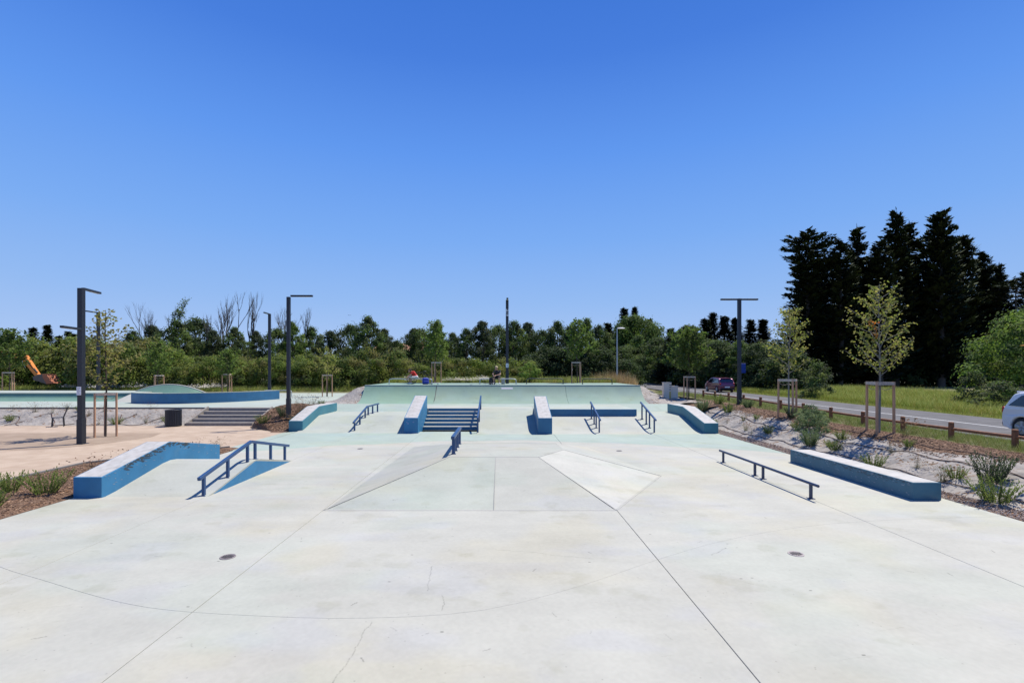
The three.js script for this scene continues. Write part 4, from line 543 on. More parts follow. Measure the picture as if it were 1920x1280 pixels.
onBerm(4, 10.6, 11.5, .9, 'wispy grass tuft on the fabric behind the ledge end'); onBerm(4, 10.9, 12.6, .7, 'small wispy tuft between two hoses on the berm'); onBerm(1, 10.4, 13.4, .75, 'small trailing shrub on the fabric behind the long ledge'); onBerm(4, 11.3, 13.9, .9, 'loose green tuft below the stakes of the orange-twig tree'); onBerm(1, 10.75, 15.5, .6, 'thin upright plant on the fabric near the hose'); onBerm(1, 11.5, 16.2, .62, 'thin upright plant near the crest of the berm');
onBerm(3, 11.45, 17.6, .95, 'big rounded silvery green shrub on the berm'); onBerm(3, 12.0, 18.6, .85, 'rounded silvery shrub touching the biggest one'); onBerm(2, 10.7, 16.6, .7, 'dark round shrub below the big silvery shrub'); onBerm(1, 10.8, 19.4, .65, 'small rosemary beside the sparse staked tree'); onBerm(0, 12.3, 20.3, .8, 'dark rosemary at the foot of the sparse staked tree');
onBerm(4, 10.7, 21, .8, 'dry tuft on the fabric at the end of the blue ledge'); onBerm(4, 11.2, 22.2, .8, 'second dry tuft behind the blue ledge'); onBerm(1, 11.6, 24.6, .9, 'spreading green shrub near the T-shaped lamp'); onBerm(2, 11.2, 26.6, .9, 'silvery shrub behind the blue ledge top'); onBerm(0, 10.8, 27.8, .9, 'dark rosemary near the utility boxes'); onBerm(1, 12.3, 27.2, 1.1, 'reddish green shrub in front of the fence'); onBerm(2, 12.6, 24.5, .6, 'small silvery shrub by the lamp foot'); onBerm(4, 12.8, 15.2, 1.2, 'yellowish weed growing round the stakes of the orange-twig tree'); onBerm(0, 13.4, 11.9, .8, 'dark rosemary at the foot of a fence post');
{ const R = mulberry(95); for (let i = 0; i < 12; i++) { const d = 9.5 + i * 1.3 + R() * .6, x = 10.35 + R() * 1.5; onBerm(i % 2 ? 1 : 4, x, d, .38 + R() * .2, i % 2 ? 'small green sprig on the fabric of the berm' : 'small wispy weed on the fabric of the berm', i % 2 ? 'small sprigs on the berm' : 'small weeds on the berm'); } }
onBerm(1, 11.0, 7.6, 1.1, 'rosemary on the berm just outside the frame'); 
for (const [k, x, d, s, l] of [[1, -10.2, 10.75, 1.0, 'tall rosemary in the mulch bed close to the blue ledge'], [1, -11.15, 10.9, .85, 'bushy rosemary in the mulch bed at the frame edge'], [1, -10.3, 9.7, .7, 'low rosemary in the nearest corner of the mulch bed'], [4, -9.95, 11.4, .8, 'dry reddish grass behind the tall rosemary'], [5, -10.6, 12.4, .9, 'wispy dry grass beside the kerb'], [5, -10.3, 13.3, .9, 'wispy dry grass along the back of the blue ledge'], [2, -10.35, 14.4, .75, 'dark leafy plant behind the blue ledge'], [5, -10.1, 15.6, .8, 'thin dry stems past the top of the blue ledge'], [4, -9.9, 16.2, .7, 'low dry tuft behind the far end of the blue ledge'], [5, -10.0, 16.9, .7, 'thin dry stems at the tip of the mulch bed'], [1, -11.6, 9.2, 1, 'rosemary in the mulch bed just outside the frame']]) shrub(k, x, bedH(x, d), d, s, l);
for (const [k, x, d, s, l] of [[1, -11.6, 23.3, .8, 'rosemary at the foot of the brown mound'], [0, -11.0, 24.2, .9, 'dark rosemary halfway up the brown mound'], [5, -10.4, 24.9, 1.0, 'dry wispy grass round the lamp on the mound'], [5, -10.2, 26.0, 1.1, 'dry pinkish grass on top of the brown mound'], [5, -11.2, 26.3, 1.0, 'dry grass on the mound edge by the deck'], [4, -10.3, 23.6, .9, 'tufted grass between lamp and blue ledge'], [2, -9.98, 26.6, .5, 'small bright leafy sprig on the mound']]) shrub(k, x, Math.max(0, moundH(x, d)), d, s, l);
{ const R = mulberry(91), names = ['low dry plant on the planted slope below the deck', 'low green plant on the planted slope below the deck']; for (let i = 0; i < 24; i++) { const x = -17 - i * .72 - R() * .4, d = 24.9 + R() * 1.5, k = [1, 4, 4, 5][i % 4]; shrub(k, x, slopeH(x, d), d, .55 + R() * .35, names[k === 1 ? 1 : 0], k === 1 ? 'green plants on the slope below the deck' : 'dry plants on the slope below the deck'); } }
// ───────────────────────── drip hoses lying on the fabric
{
  const hose = (fx, d0, d1, hf, label, seed) => { const pts = []; for (let d = d0; d <= d1; d += .3) { const x = fx(d); pts.push(P(x, hf(x, d) + .018, d)); } single('drip_hose', tube(pts, .013, 5, pts.length * 3), M.hose, label, 'hose'); };
  hose(d => 10.5 + crestNoise(d * 1.9) * .35, 5, 27, bermH, 'brown drip hose low on the fabric berm'); hose(d => 11.35 + crestNoise(d * 1.6 + 7) * .45, 5, 27, bermH, 'brown drip hose halfway up the fabric berm'); hose(d => 12.1 + crestNoise(d * 1.6 + 17) * .3, 5, 22, bermH, 'brown drip hose along the mulch crest');
  const R = mulberry(14); for (let i = 0; i < 7; i++) { const x0 = -17 - i * 2.6, pts = []; for (let k = 0; k <= 8; k++) { const x = x0 - k * .42, d = 25.2 + .5 * Math.sin(k * .9 + i * 1.7) + (R() - .5) * .3; pts.push(P(x, slopeH(x, d) + .02, d)); } single('drip_hose', tube(pts, .016, 5, 26), M.hose, 'curling brown drip hose on the slope below the deck', 'hose', 'hoses on the slope below the deck'); }
  const mr = (x, d) => moundRH(x, d); single('drip_hose', tube([0, 1, 2, 3, 4].map(i => P(9.3 + i * .5, mr(9.3 + i * .5, 30 + i * .1) + .02, 30 + i * .1)), .014, 5, 16), M.hose, 'drip hose across the mound at the road end of the quarter pipe', 'hose');
}
// ───────────────────────── grass, gravel, wood chips (nobody could count them)
function scatter(name, geo, m, n, seed, place, label, cat, colours) { const R = mulberry(seed), I = new THREE.InstancedMesh(geo, m, n), mt = new THREE.Matrix4(), q = new THREE.Quaternion(), c = new THREE.Color(); let k = 0; for (let i = 0; i < n; i++) { const r = place(R); if (!r) continue; const [x, y, d, s, sy = s, tilt = 0] = r; q.setFromEuler(new THREE.Euler(tilt * (R() - .5), R() * 6.283, tilt * (R() - .5))); mt.compose(new THREE.Vector3(x, y, -d), q, new THREE.Vector3(s, sy, s)); I.setMatrixAt(k, mt); const cc = pick(R, colours), b = .8 + R() * .4; I.setColorAt(k, c.setRGB(cc[0] * b, cc[1] * b, cc[2] * b)); k++; } I.count = k; I.name = numbered(name); scene.add(I); return tag(I, label, cat, null, 'stuff'); }
const blades = (() => { const R = mulberry(6), L = new Leaves(); for (let i = 0; i < 16; i++) { const a = R() * 6.283, l = .12 + R() * .2, t = .15 + R() * .5, x = (R() - .5) * .16, z = (R() - .5) * .16; L.dir(x + Math.cos(a) * l * t * .5, l * .48, z + Math.sin(a) * l * t * .5, Math.cos(a) * t, 1, Math.sin(a) * t, Math.sin(a) * .4, .5, Math.cos(a) * .4, l, .013, [1, 1, 1], R, 0); } return L.geo(); })();
const gcol = [[.13, .18, .035], [.16, .2, .05], [.1, .15, .03], [.19, .18, .07]], ycol = [[.24, .27, .05], [.19, .25, .045], [.15, .21, .04], [.28, .26, .07]];
scatter('grass', blades, M.grass, 9000, 101, R => { const d = 5 + R() * 36, x = bHi(d) - .1 + R() * (roadNear(d) - bHi(d) + .05); return [x, (x < 15.6 ? bermH(x, d) : groundH(x, d)) - .02, d, .4 + R() * .4]; }, 'short green grass on the verge along the fence', 'grass', gcol);
scatter('grass', blades, M.grass, 26000, 102, R => { const d = 12 + Math.pow(R(), .8) * 42, x = roadFar(d) + .1 + R() * R() * 16; return [x, groundH(x, d) - .03, d, (1.1 + R() * 1.2) * (x < roadFar(d) + .9 ? .55 : 1.2), (1.0 + R() * 1.2) * (x < roadFar(d) + .9 ? .5 : 1.05)]; }, 'tall yellow-green grass on the far side of the road', 'grass', ycol);
scatter('grass', blades, M.grass, 16000, 103, R => { const x = -50 + R() * 62, d = (x > -9 && x < 9 ? 37.2 : 45.3) + R() * 6; return [x, (x > -8.6 && x < 8.75 && d < 41 ? 1.89 : groundH(x, d)) - .02, d, 1.1 + R(), 1 + R() * 1.1]; }, 'rough meadow grass in front of the hedge', 'grass', [...gcol, ...ycol]);
scatter('dry_grass', blades, M.grass, 2600, 104, R => { const a = R() * 6.283, r = Math.sqrt(R()), x = 9.1 + Math.cos(a) * r * 1.75, d = 39 + Math.sin(a) * r * 1.5; return [x, 1.25, d, 1.3 + R() * 1.0, (2.0 + R() * R() * 5.0) * (1.05 - r * .25)]; }, 'tall dry golden grass behind the quarter pipe', 'dry grass', [[.42, .29, .14], [.5, .36, .19], [.36, .25, .11], [.3, .25, .1]]);
const chip = new THREE.DodecahedronGeometry(1, 0);
scatter('gravel', chip, mat(1, 1, 1, .95), 15000, 105, R => { const d = 4 + R() * 22, x = 9.75 + R() * (bLo(d) - 9.7); return [x, bermH(x, d) + .006, d, .007 + R() * .013, .005 + R() * .008, 2]; }, 'small mixed gravel along the edge of the concrete', 'gravel', [[.32, .24, .19], [.22, .15, .11], [.4, .34, .29], [.15, .1, .08]]);
scatter('wood_chips', chip, mat(1, 1, 1, .95), 16000, 106, R => { const d = 5 + R() * 22, x = bMid(d) - .25 + R() * (bHi(d) - bMid(d) + .3); return [x, bermH(x, d) + .004, d, .008 + R() * .02, .003 + R() * .006, .7]; }, 'brown wood chips on top of the berm', 'wood chips', [[.2, .11, .06], [.13, .07, .04], [.3, .19, .12], [.09, .05, .03]]);
scatter('wood_chips', chip, mat(1, 1, 1, .95), 15000, 107, R => { const d = 6 + R() * 11, x = lerp(bedLeft(d) + .05, -9.52, R()); return [x, bedH(x, d) + .004, d, .008 + R() * .02, .003 + R() * .006, .7]; }, 'brown wood chips in the planting bed', 'wood chips', [[.2, .11, .06], [.13, .07, .04], [.3, .19, .12], [.09, .05, .03]]);
scatter('wood_chips', chip, mat(1, 1, 1, .95), 5000, 108, R => { const d = 22.3 + R() * 4.8, x = lerp(-12.2, -9.97, R()); if (x < lerp(-10.6, -12.68, smooth(21.95, 24.3, d))) return null; return [x, Math.max(.004, moundH(x, d)) + .015, d, .012 + R() * .025, .004 + R() * .007, .7]; }, 'brown wood chips on the mound', 'wood chips', [[.2, .11, .06], [.13, .07, .04], [.3, .19, .12], [.09, .05, .03]]);
// white flowering clumps behind the decks
{
  const R0 = mulberry(41), L = new Leaves(); for (let i = 0; i < 420; i++) L.add(gauss(R0) * .5, Math.abs(gauss(R0)) * .3, gauss(R0) * .5, R0() - .5, 1, R0() - .5, .12, .05, pick(R0, PAL.mid), R0); const F = new Leaves(); for (let i = 0; i < 200; i++) F.add(gauss(R0) * .5, .28 + Math.abs(gauss(R0)) * .2, gauss(R0) * .5, R0() - .5, 1, R0() + .2, .1, .09, pick(R0, [[.62, .6, .52], [.55, .48, .38], [.66, .63, .6]]), R0); const lg = L.geo(), fg = F.geo();
  const R = mulberry(42), spots = [[-41.5, 46.2], [-40.2, 46.4], [-38.9, 46.1], [-37.6, 46.5], [-36, 46.2], [-34.7, 46.4], [-29.8, 46.3], [-28.6, 46.1], [-27.5, 46.4]]; for (const [x, d] of spots) { const t = thing('flower_clump', 'white flowering clump in the meadow strip behind the deck', 'flowers', [x, groundH(x, d) - .02, d], R() * 6, 'white flowers behind the deck'); part(t, 'leaves', lg, M.leaf); part(t, 'blossoms', fg, M.leaf); const s = 1 + R() * .5; t.scale.set(s, s, s); }
  for (const [x, d, l] of [[-6.9, 36.9, 'white flowering clump left of the seated person in red'], [-4.1, 37.2, 'pale flowering clump just past the bicycle'], [-3.3, 37.3, 'pale flowering clump in the row past the bicycle'], [-2.5, 37.2, 'pale flowering clump at the end of the row past the bicycle'], [-1.4, 36.9, 'white flowering clump beside the person in black']]) { const t = thing('flower_clump', l, 'flowers', [x, 1.88, d], R() * 6); part(t, 'leaves', lg, M.leaf); part(t, 'blossoms', fg, M.leaf); const s = .8 + R() * .3; t.scale.set(s, s, s); }
}
// ───────────────────────── tubular benches, bin, chair, utility boxes
function hoop(label, x0, x1, y, d, m = M.darkSteel, h = .36) { const t = thing('tubular_bench', label, 'bench', [0, y, 0]); const a = .14; part(t, 'tube_frame', [tube([P(x0, -.05, d), P(x0, h * .5, d), P(x0 + .02, h - .05, d), P(x0 + a, h, d), P((x0 + x1) / 2, h, d), P(x1 - a, h, d), P(x1 - .02, h - .05, d), P(x1, h * .5, d), P(x1, -.05, d)], .03, 8, 60)], m); for (const x of [x0, x1]) part(t, 'foot', new THREE.CylinderGeometry(.06, .06, .012, 12).translate(x, .008, -d), m); }
hoop('low tubular bench under the seated person in red', -7.6, -4.7, 1.92, 32.5, M.galv); hoop('low tubular bench under the person in black beside the lamp post', -1.45, 1.0, 1.92, 32.5, M.galv); hoop('low tubular bench near the round bush', 1.75, 4.3, 1.92, 33.4); hoop('low tubular bench in front of the dry golden grass', 5.5, 7.5, 1.92, 32.5); hoop('low tubular bench at the back of the far deck', -18.6, -16.4, .8, 37.5, M.galv, .5);
{
  const t = thing('litter_bin', 'dark slatted round litter bin beside the grey steps', 'litter bin', [-16.75, 0, 24.5]); part(t, 'drum', new THREE.CylinderGeometry(.33, .33, .78, 28).translate(0, .42, 0), M.black); for (let i = 0; i < 30; i++) { const a = i / 30 * 6.283; part(t, 'slat', bx(.056, .8, .02, 0, .43, .355).rotateY(a), M.lamp); } part(t, 'rim', new THREE.TorusGeometry(.36, .018, 6, 32).rotateX(Math.PI / 2).translate(0, .83, 0), M.lamp);
  const c = thing('metal_chair', 'dark metal park chair at the foot of the planted slope', 'chair', [-22.5, 0, 24.35], -.9); for (const [x, z] of [[-.22, .2], [.22, .2], [-.22, -.2], [.22, -.2]]) part(c, 'leg', bar(new THREE.Vector3(x * 1.1, 0, z * 1.15), new THREE.Vector3(x, .45, z), .035, .035), M.darkSteel); for (let i = 0; i < 6; i++) part(c, 'seat_slat', bx(.48, .018, .055, 0, .46, -.19 + i * .076), M.darkSteel); for (const x of [-.22, .22]) part(c, 'back_post', bar(new THREE.Vector3(x, .45, -.2), new THREE.Vector3(x, 1.0, -.38), .035, .035), M.darkSteel); for (let i = 0; i < 3; i++) part(c, 'back_slat', bar(new THREE.Vector3(-.22, .68 + i * .14, -.28 - i * .045), new THREE.Vector3(.22, .68 + i * .14, -.28 - i * .045), .02, .06), M.darkSteel);
  const cream = mat(.72, .6, .46, .7); const u = thing('utility_cabinet', 'taller cream utility cabinet with three dark vents at the fence end', 'utility cabinet', [11.0, 1.0, 31.9]); part(u, 'cabinet_body', bx(.5, 1.08, .35, 0, .5, 0, .015), cream); part(u, 'cap', bx(.54, .04, .39, 0, 1.06, 0, .01), cream); for (let i = 0; i < 3; i++) part(u, 'vent', bx(.07, .07, .01, .16, .9 - i * .15, .178), M.black); part(u, 'marker_strip', bx(.1, .5, .012, .16, .22, .18), mat(.5, .36, .1, .7));
  const u2 = thing('utility_cabinet', 'shorter cream utility cabinet next to the vented one', 'utility cabinet', [11.5, 1.0, 32.0]); part(u2, 'cabinet_body', bx(.45, .84, .35, 0, .38, 0, .015), cream); part(u2, 'cap', bx(.48, .04, .39, 0, .82, 0, .01), cream);
  const b = single('seat_block', worldUV(bx(.24, .42, .4, .12, 2.13, -32.9, .015), 1), mat(.38, .37, .37, .8), 'small grey block standing against the lamp post behind the quarter pipe', 'block');
}
// ───────────────────────── cars
function car(label, x, d, heading, paint, { L = 3.85, W = 1.7, H = 1.48 } = {}) {
  const t = thing('car', label, 'car', [x, ROAD, d], heading), hl = L / 2, hw = W / 2, belt = H * .6;
  const deform = g => { const p = g.attributes.position; for (let i = 0; i < p.count; i++) { let X = p.getX(i), y = p.getY(i), z = p.getZ(i); let k = 1 - .13 * Math.pow(Math.abs(z) / hl, 5); if (y > belt) k *= 1 - .2 * Math.pow((y - belt) / (H - belt), 1.15); if (y < .35) k *= .97; p.setX(i, X * k); } g.computeVertexNormals(); return g; };
  // side profile in (z, y), front at +z
  const wr = .33, wf = hl * .64, wb = -hl * .66, s = new THREE.Shape(); s.moveTo(-hl + .02, .28); s.lineTo(wb - wr, .2); s.absarc(wb, .3, wr, Math.PI * 1.05, 0, true); s.lineTo(wf - wr, .2); s.absarc(wf, .3, wr, Math.PI, -.05, true); s.lineTo(hl - .04, .24); s.quadraticCurveTo(hl, .5, hl - .06, .66); s.quadraticCurveTo(hl - .35, .86, hl - .75, .93); s.lineTo(hl - 1.42, H - .1); s.quadraticCurveTo(hl - 1.7, H, hl - 2.2, H); s.lineTo(-hl + .62, H - .06); s.quadraticCurveTo(-hl + .36, H - .08, -hl + .3, H - .17); s.lineTo(-hl + .09, .92); s.quadraticCurveTo(-hl - .02, .7, -hl, .5); s.lineTo(-hl + .02, .28);
  const g = new THREE.ExtrudeGeometry(s, { depth: W - .12, bevelEnabled: true, bevelSize: .05, bevelThickness: .06, bevelOffset: -.05, bevelSegments: 4, curveSegments: 14 }); g.translate(0, 0, -(W - .12) / 2).rotateY(-Math.PI / 2); part(t, 'body', deform(g), paint);
  const glass = new THREE.MeshPhysicalMaterial({ roughness: .06, clearcoat: 1 }); glass.color.setRGB(.012, .014, .018);
  const pane = (pts, sx) => { const sh = new THREE.Shape(pts.map(p => new THREE.Vector2(p[0], p[1]))), q = new THREE.ExtrudeGeometry(sh, { depth: .012, bevelEnabled: false, steps: 1 }); q.rotateY(-Math.PI / 2); q.translate(sx > 0 ? hw + .012 : -hw + .0, 0, 0); return deform(q); };
  for (const sx of [1, -1]) { part(t, 'side_window', pane([[hl - 1.05, .95], [hl - 1.52, H - .16], [hl - 2.0, H - .1], [hl - 2.0, .93]], sx), glass); part(t, 'side_window', pane([[hl - 2.08, .93], [hl - 2.08, H - .1], [-hl + .58, H - .17], [-hl + .24, .98]], sx), glass); }
  const sheet = (z0, y0, z1, y1, w0, w1) => { const q = new THREE.BufferGeometry(), n = new THREE.Vector3(0, z1 - z0, -(y1 - y0)).normalize(); if (n.y < 0) n.negate(); const o = .012, v = [[-w0, y0, z0], [w0, y0, z0], [w1, y1, z1], [-w1, y1, z1]].map(a => [a[0], a[1] + n.y * o, a[2] + (z0 > 0 ? 1 : -1) * Math.abs(n.z) * o]); q.setAttribute('position', new THREE.Float32BufferAttribute([...v[0], ...v[1], ...v[2], ...v[0], ...v[2], ...v[3]], 3)); q.computeVertexNormals(); q.setAttribute('uv', new THREE.Float32BufferAttribute(new Array(12).fill(0), 2)); return q; };
  part(t, 'rear_window', sheet(-hl + .12, 1.0, -hl + .29, H - .2, hw * .78, hw * .68), glass); part(t, 'windscreen', sheet(hl - .78, .97, hl - 1.4, H - .12, hw * .82, hw * .7), glass);
  part(t, 'spoiler', deform(bx(W * .8, .045, .3, 0, H - .06, -hl + .42, .015)), paint);
  for (const sx of [-1, 1]) { part(t, 'tail_light', bx(.13, .2, .1, sx * hw * .8, .83, -hl + .06, .03), mat(.45, .02, .02, .25)); part(t, 'headlight', bx(.3, .14, .12, sx * hw * .72, .72, hl - .16, .04), mat(.6, .62, .65, .15)); part(t, 'mirror', bx(.16, .1, .1, sx * (hw + .08), .98, hl - 1.12, .03), paint); part(t, 'door_handle', bx(.02, .03, .15, sx * (hw + .008), .84, -.1), paint); }
  part(t, 'bumper', deform(bx(W * .96, .16, .12, 0, .36, -hl + .03, .04)), M.rubber); part(t, 'number_plate', bx(.5, .11, .012, 0, .53, -hl - .012), M.white);
  part(t, 'underbody', bx(W * .8, .16, L * .86, 0, .24, 0), M.black);
  for (const sx of [-1, 1]) for (const z of [wf, wb]) { const w = part(t, 'wheel', new THREE.CylinderGeometry(.21, .21, .16, 24).rotateZ(Math.PI / 2).translate(sx * (hw - .12), .3, z), M.steel); part(w, 'tyre', new THREE.TorusGeometry(.245, .062, 10, 28).scale(1, 1, 1.45).rotateY(Math.PI / 2).translate(sx * (hw - .12), .3, z), M.rubber); for (let i = 0; i < 5; i++) part(w, 'spoke', bx(.02, .2, .06, 0, .1, 0).rotateX(i * 1.2566).translate(sx * (hw - .03), .3, z), mat(.45, .45, .46, .3)); }
  return t;
}
const paintWhite = new THREE.MeshPhysicalMaterial({ roughness: .3, clearcoat: 1, clearcoatRoughness: .05 }); paintWhite.color.setRGB(.8, .8, .81);
const paintPlum = new THREE.MeshPhysicalMaterial({ roughness: .32, metalness: .2, clearcoat: 1, clearcoatRoughness: .05 }); paintPlum.color.setRGB(.17, .018, .06);
// heading 0: the bonnet points to +z (towards the viewer)
car('white hatchback driving out of the picture on the near lane', 17.35, 13.95, .06, paintWhite); car('dark plum hatchback driving away beyond the T-shaped lamp post', 22.35, 49.2, Math.PI - .06 + .03, paintPlum, { L: 3.8, W: 1.66, H: 1.46 });
// ───────────────────────── excavator arm
{
  const o = mat(.62, .19, .02, .5), rust = mat(.3, .1, .05, .8), dk = mat(.1, .075, .065, .7), t = thing('excavator', 'orange excavator with its arm reaching down into the hedge', 'excavator', [-44.3, .9, 46]);
  const plate = (pts, w, m, n) => part(t, n, new THREE.ExtrudeGeometry(new THREE.Shape(pts.map(p => new THREE.Vector2(...p))), { depth: w, bevelEnabled: true, bevelSize: .02, bevelThickness: .02, bevelSegments: 1 }).translate(0, 0, -w / 2), m);
  plate([[-1.8, 3.3], [-1.5, 3.6], [-1.25, 3.5], [-1.0, 3.1], [.08, 1.45], [-.12, 1.25], [-.75, 2.05], [-1.35, 2.8], [-1.65, 3.0]], .3, o, 'stick');
  plate([[-1.5, 3.05], [-1.9, 3.2], [-3.6, 4.2], [-5.6, 4.3], [-8.4, 2.2], [-8.2, 1.9], [-5.5, 3.7], [-3.7, 3.6]], .34, o, 'boom');
  plate([[-.2, 1.35], [.35, 1.6], [1.1, 1.6], [1.65, .75], [1.1, .7], [.4, .95], [-.1, 1.05]], .9, dk, 'bucket'); plate([[1.12, 1.62], [1.66, .76], [1.15, .72], [.8, 1.3], [.75, 1.62]], .96, rust, 'bucket_shell');
  part(t, 'cylinder', rod(new THREE.Vector3(-1.15, 3.0, .1), new THREE.Vector3(-.1, 1.75, .1), .09, .08, 10), M.black); part(t, 'piston', rod(new THREE.Vector3(-3.1, 3.75, .0), new THREE.Vector3(-1.7, 3.5, 0), .05, .05, 8), M.steel); part(t, 'hose', tube([new THREE.Vector3(-1.6, 2.9, .25), new THREE.Vector3(-1.35, 3.0, .3), new THREE.Vector3(-1.3, 2.6, .32), new THREE.Vector3(-1.1, 2.3, .25)], .025, 6, 20), M.galv);
  part(t, 'cab', bx(2.6, 2.2, 2.2, -9.6, 2.1, 0, .1), o); for (const z of [-1, 1]) part(t, 'track', bx(3.6, .8, .5, -9.6, .4, z, .2), M.rubber);
}
// ───────────────────────── house, pole, sign, hill
{
  const t = thing('house', 'pale house with a pinkish roof half hidden in the trees', 'house', [-19.2, 1.2, 93]); part(t, 'wall', bx(9, 5.4, 7, 0, 2.7, 0), mat(.5, .42, .36, .9)); const rf = new THREE.ExtrudeGeometry(new THREE.Shape([new THREE.Vector2(-4.0, 0), new THREE.Vector2(0, 1.7), new THREE.Vector2(4.0, 0)]), { depth: 9.6, bevelEnabled: false }).rotateY(Math.PI / 2).translate(-4.8, 5.4, 0); part(t, 'roof', rf, mat(.45, .22, .14, .9)); for (const x of [-2.6, 0, 2.6]) { const w = part(t, 'window', bx(1, 1.3, .06, x, 3.7, 3.52), M.white); part(w, 'pane', bx(.86, 1.16, .02, x, 3.7, 3.56), M.black); }
  const p = thing('utility_pole', 'pale utility pole with cross arm far away above the hedge', 'utility pole', [-62.2, 1.1, 79]); part(p, 'pole', rod(new THREE.Vector3(0, 0, 0), new THREE.Vector3(0, 6.2, 0), .16, .1, 8), M.paleBark); part(p, 'cross_arm', bx(1.6, .12, .12, 0, 5.9, 0), M.paleBark);
  const sg = thing('road_sign', 'blue rectangular sign on a grey post behind the T-shaped lamp', 'road sign', [24.6, .72, 49.5]); part(sg, 'post', rod(new THREE.Vector3(-.1, 0, 0), new THREE.Vector3(-.1, 5.2, 0), .07, .05, 8), M.galv); part(sg, 'sign_panel', bx(.62, 1.0, .05, .28, 2.4, .06, .02), mat(.03, .07, .32, .5));
  const hillG = grid(60, 6, (u, v) => { const x = lerp(-7000, -2200, u), e = Math.sin(u * Math.PI) ** .8; return P(x, e * (300 + 70 * (fbm(u * 9, 1, 3, 4))) * Math.sin(v * Math.PI * .5), 5600 + v * 900); }); setting('hills', hillG, mat(.12, .16, .1, 1), 'distant blue hills beyond the tree line');
  // birds
  const wing = new THREE.BufferGeometry(); wing.setAttribute('position', new THREE.Float32BufferAttribute([0, 0, .06, .32, .1, .0, 0, 0, -.07, .32, .1, 0, .6, .02, -.08, 0, 0, -.07, 0, 0, .06, 0, 0, -.07, -.32, .1, 0, -.32, .1, 0, 0, 0, -.07, -.6, .02, -.08], 3)); wing.computeVertexNormals(); wing.setAttribute('uv', new THREE.Float32BufferAttribute(new Array(24).fill(0), 2));
  for (const [x, y, d, l] of [[-19, 9.8, 60, 'higher of two small birds in the sky'], [-18.6, 9.05, 60, 'lower of two small birds in the sky']]) { const b = thing('bird', l, 'bird', [x, y, d], .5); part(b, 'body', new THREE.SphereGeometry(.09, 10, 8).scale(.7, .7, 2.2), M.black); part(b, 'wings', wing, M.black); b.scale.setScalar(.36); }
}
// ───────────────────────── people
function sdfMesh(bones, size, centre, res, colourOf) {
  const mc = new MarchingCubes(res, new THREE.MeshBasicMaterial(), false, false, 60000); mc.isolation = 0; const h = res / 2; let k = 0;
  const seg = (p, b) => { const ax = b.a[0], ay = b.a[1], az = b.a[2], dx = b.b[0] - ax, dy = b.b[1] - ay, dz = b.b[2] - az, px = p[0] - ax, py = p[1] - ay, pz = p[2] - az, t = clamp((px * dx + py * dy + pz * dz) / (dx * dx + dy * dy + dz * dz || 1e-9)); return Math.hypot(px - dx * t, py - dy * t, pz - dz * t) - lerp(b.r, b.s, t); };
  for (let z = 0; z < res; z++) for (let y = 0; y < res; y++) for (let x = 0; x < res; x++) { const p = [centre[0] + (x - h) / h * size, centre[1] + (y - h) / h * size, centre[2] + (z - h) / h * size]; let d = 9; for (const b of bones) { const s = seg(p, b), kk = b.k ?? .035, hh = clamp(.5 + .5 * (d - s) / kk); d = lerp(d, s, hh) - kk * hh * (1 - hh); } mc.field[k++] = -d; }
  mc.update(); const n = mc.count, pos = new Float32Array(n * 3), nor = new Float32Array(n * 3), col = new Float32Array(n * 3);
  for (let i = 0; i < n; i++) { const p = [0, 1, 2].map(c => centre[c] + mc.positionArray[3 * i + c] * size); let best = bones[0], bd = 9; for (const b of bones) { const s = seg(p, b); if (s < bd) { bd = s; best = b; } } const c = colourOf ? colourOf(best, p) : best.c; for (let q = 0; q < 3; q++) { pos[3 * i + q] = p[q]; nor[3 * i + q] = mc.normalArray[3 * i + q]; col[3 * i + q] = c[q]; } }
  const g = new THREE.BufferGeometry(); g.setAttribute('position', new THREE.BufferAttribute(pos, 3)); g.setAttribute('normal', new THREE.BufferAttribute(nor, 3)); g.setAttribute('color', new THREE.BufferAttribute(col, 3)); return g;
}
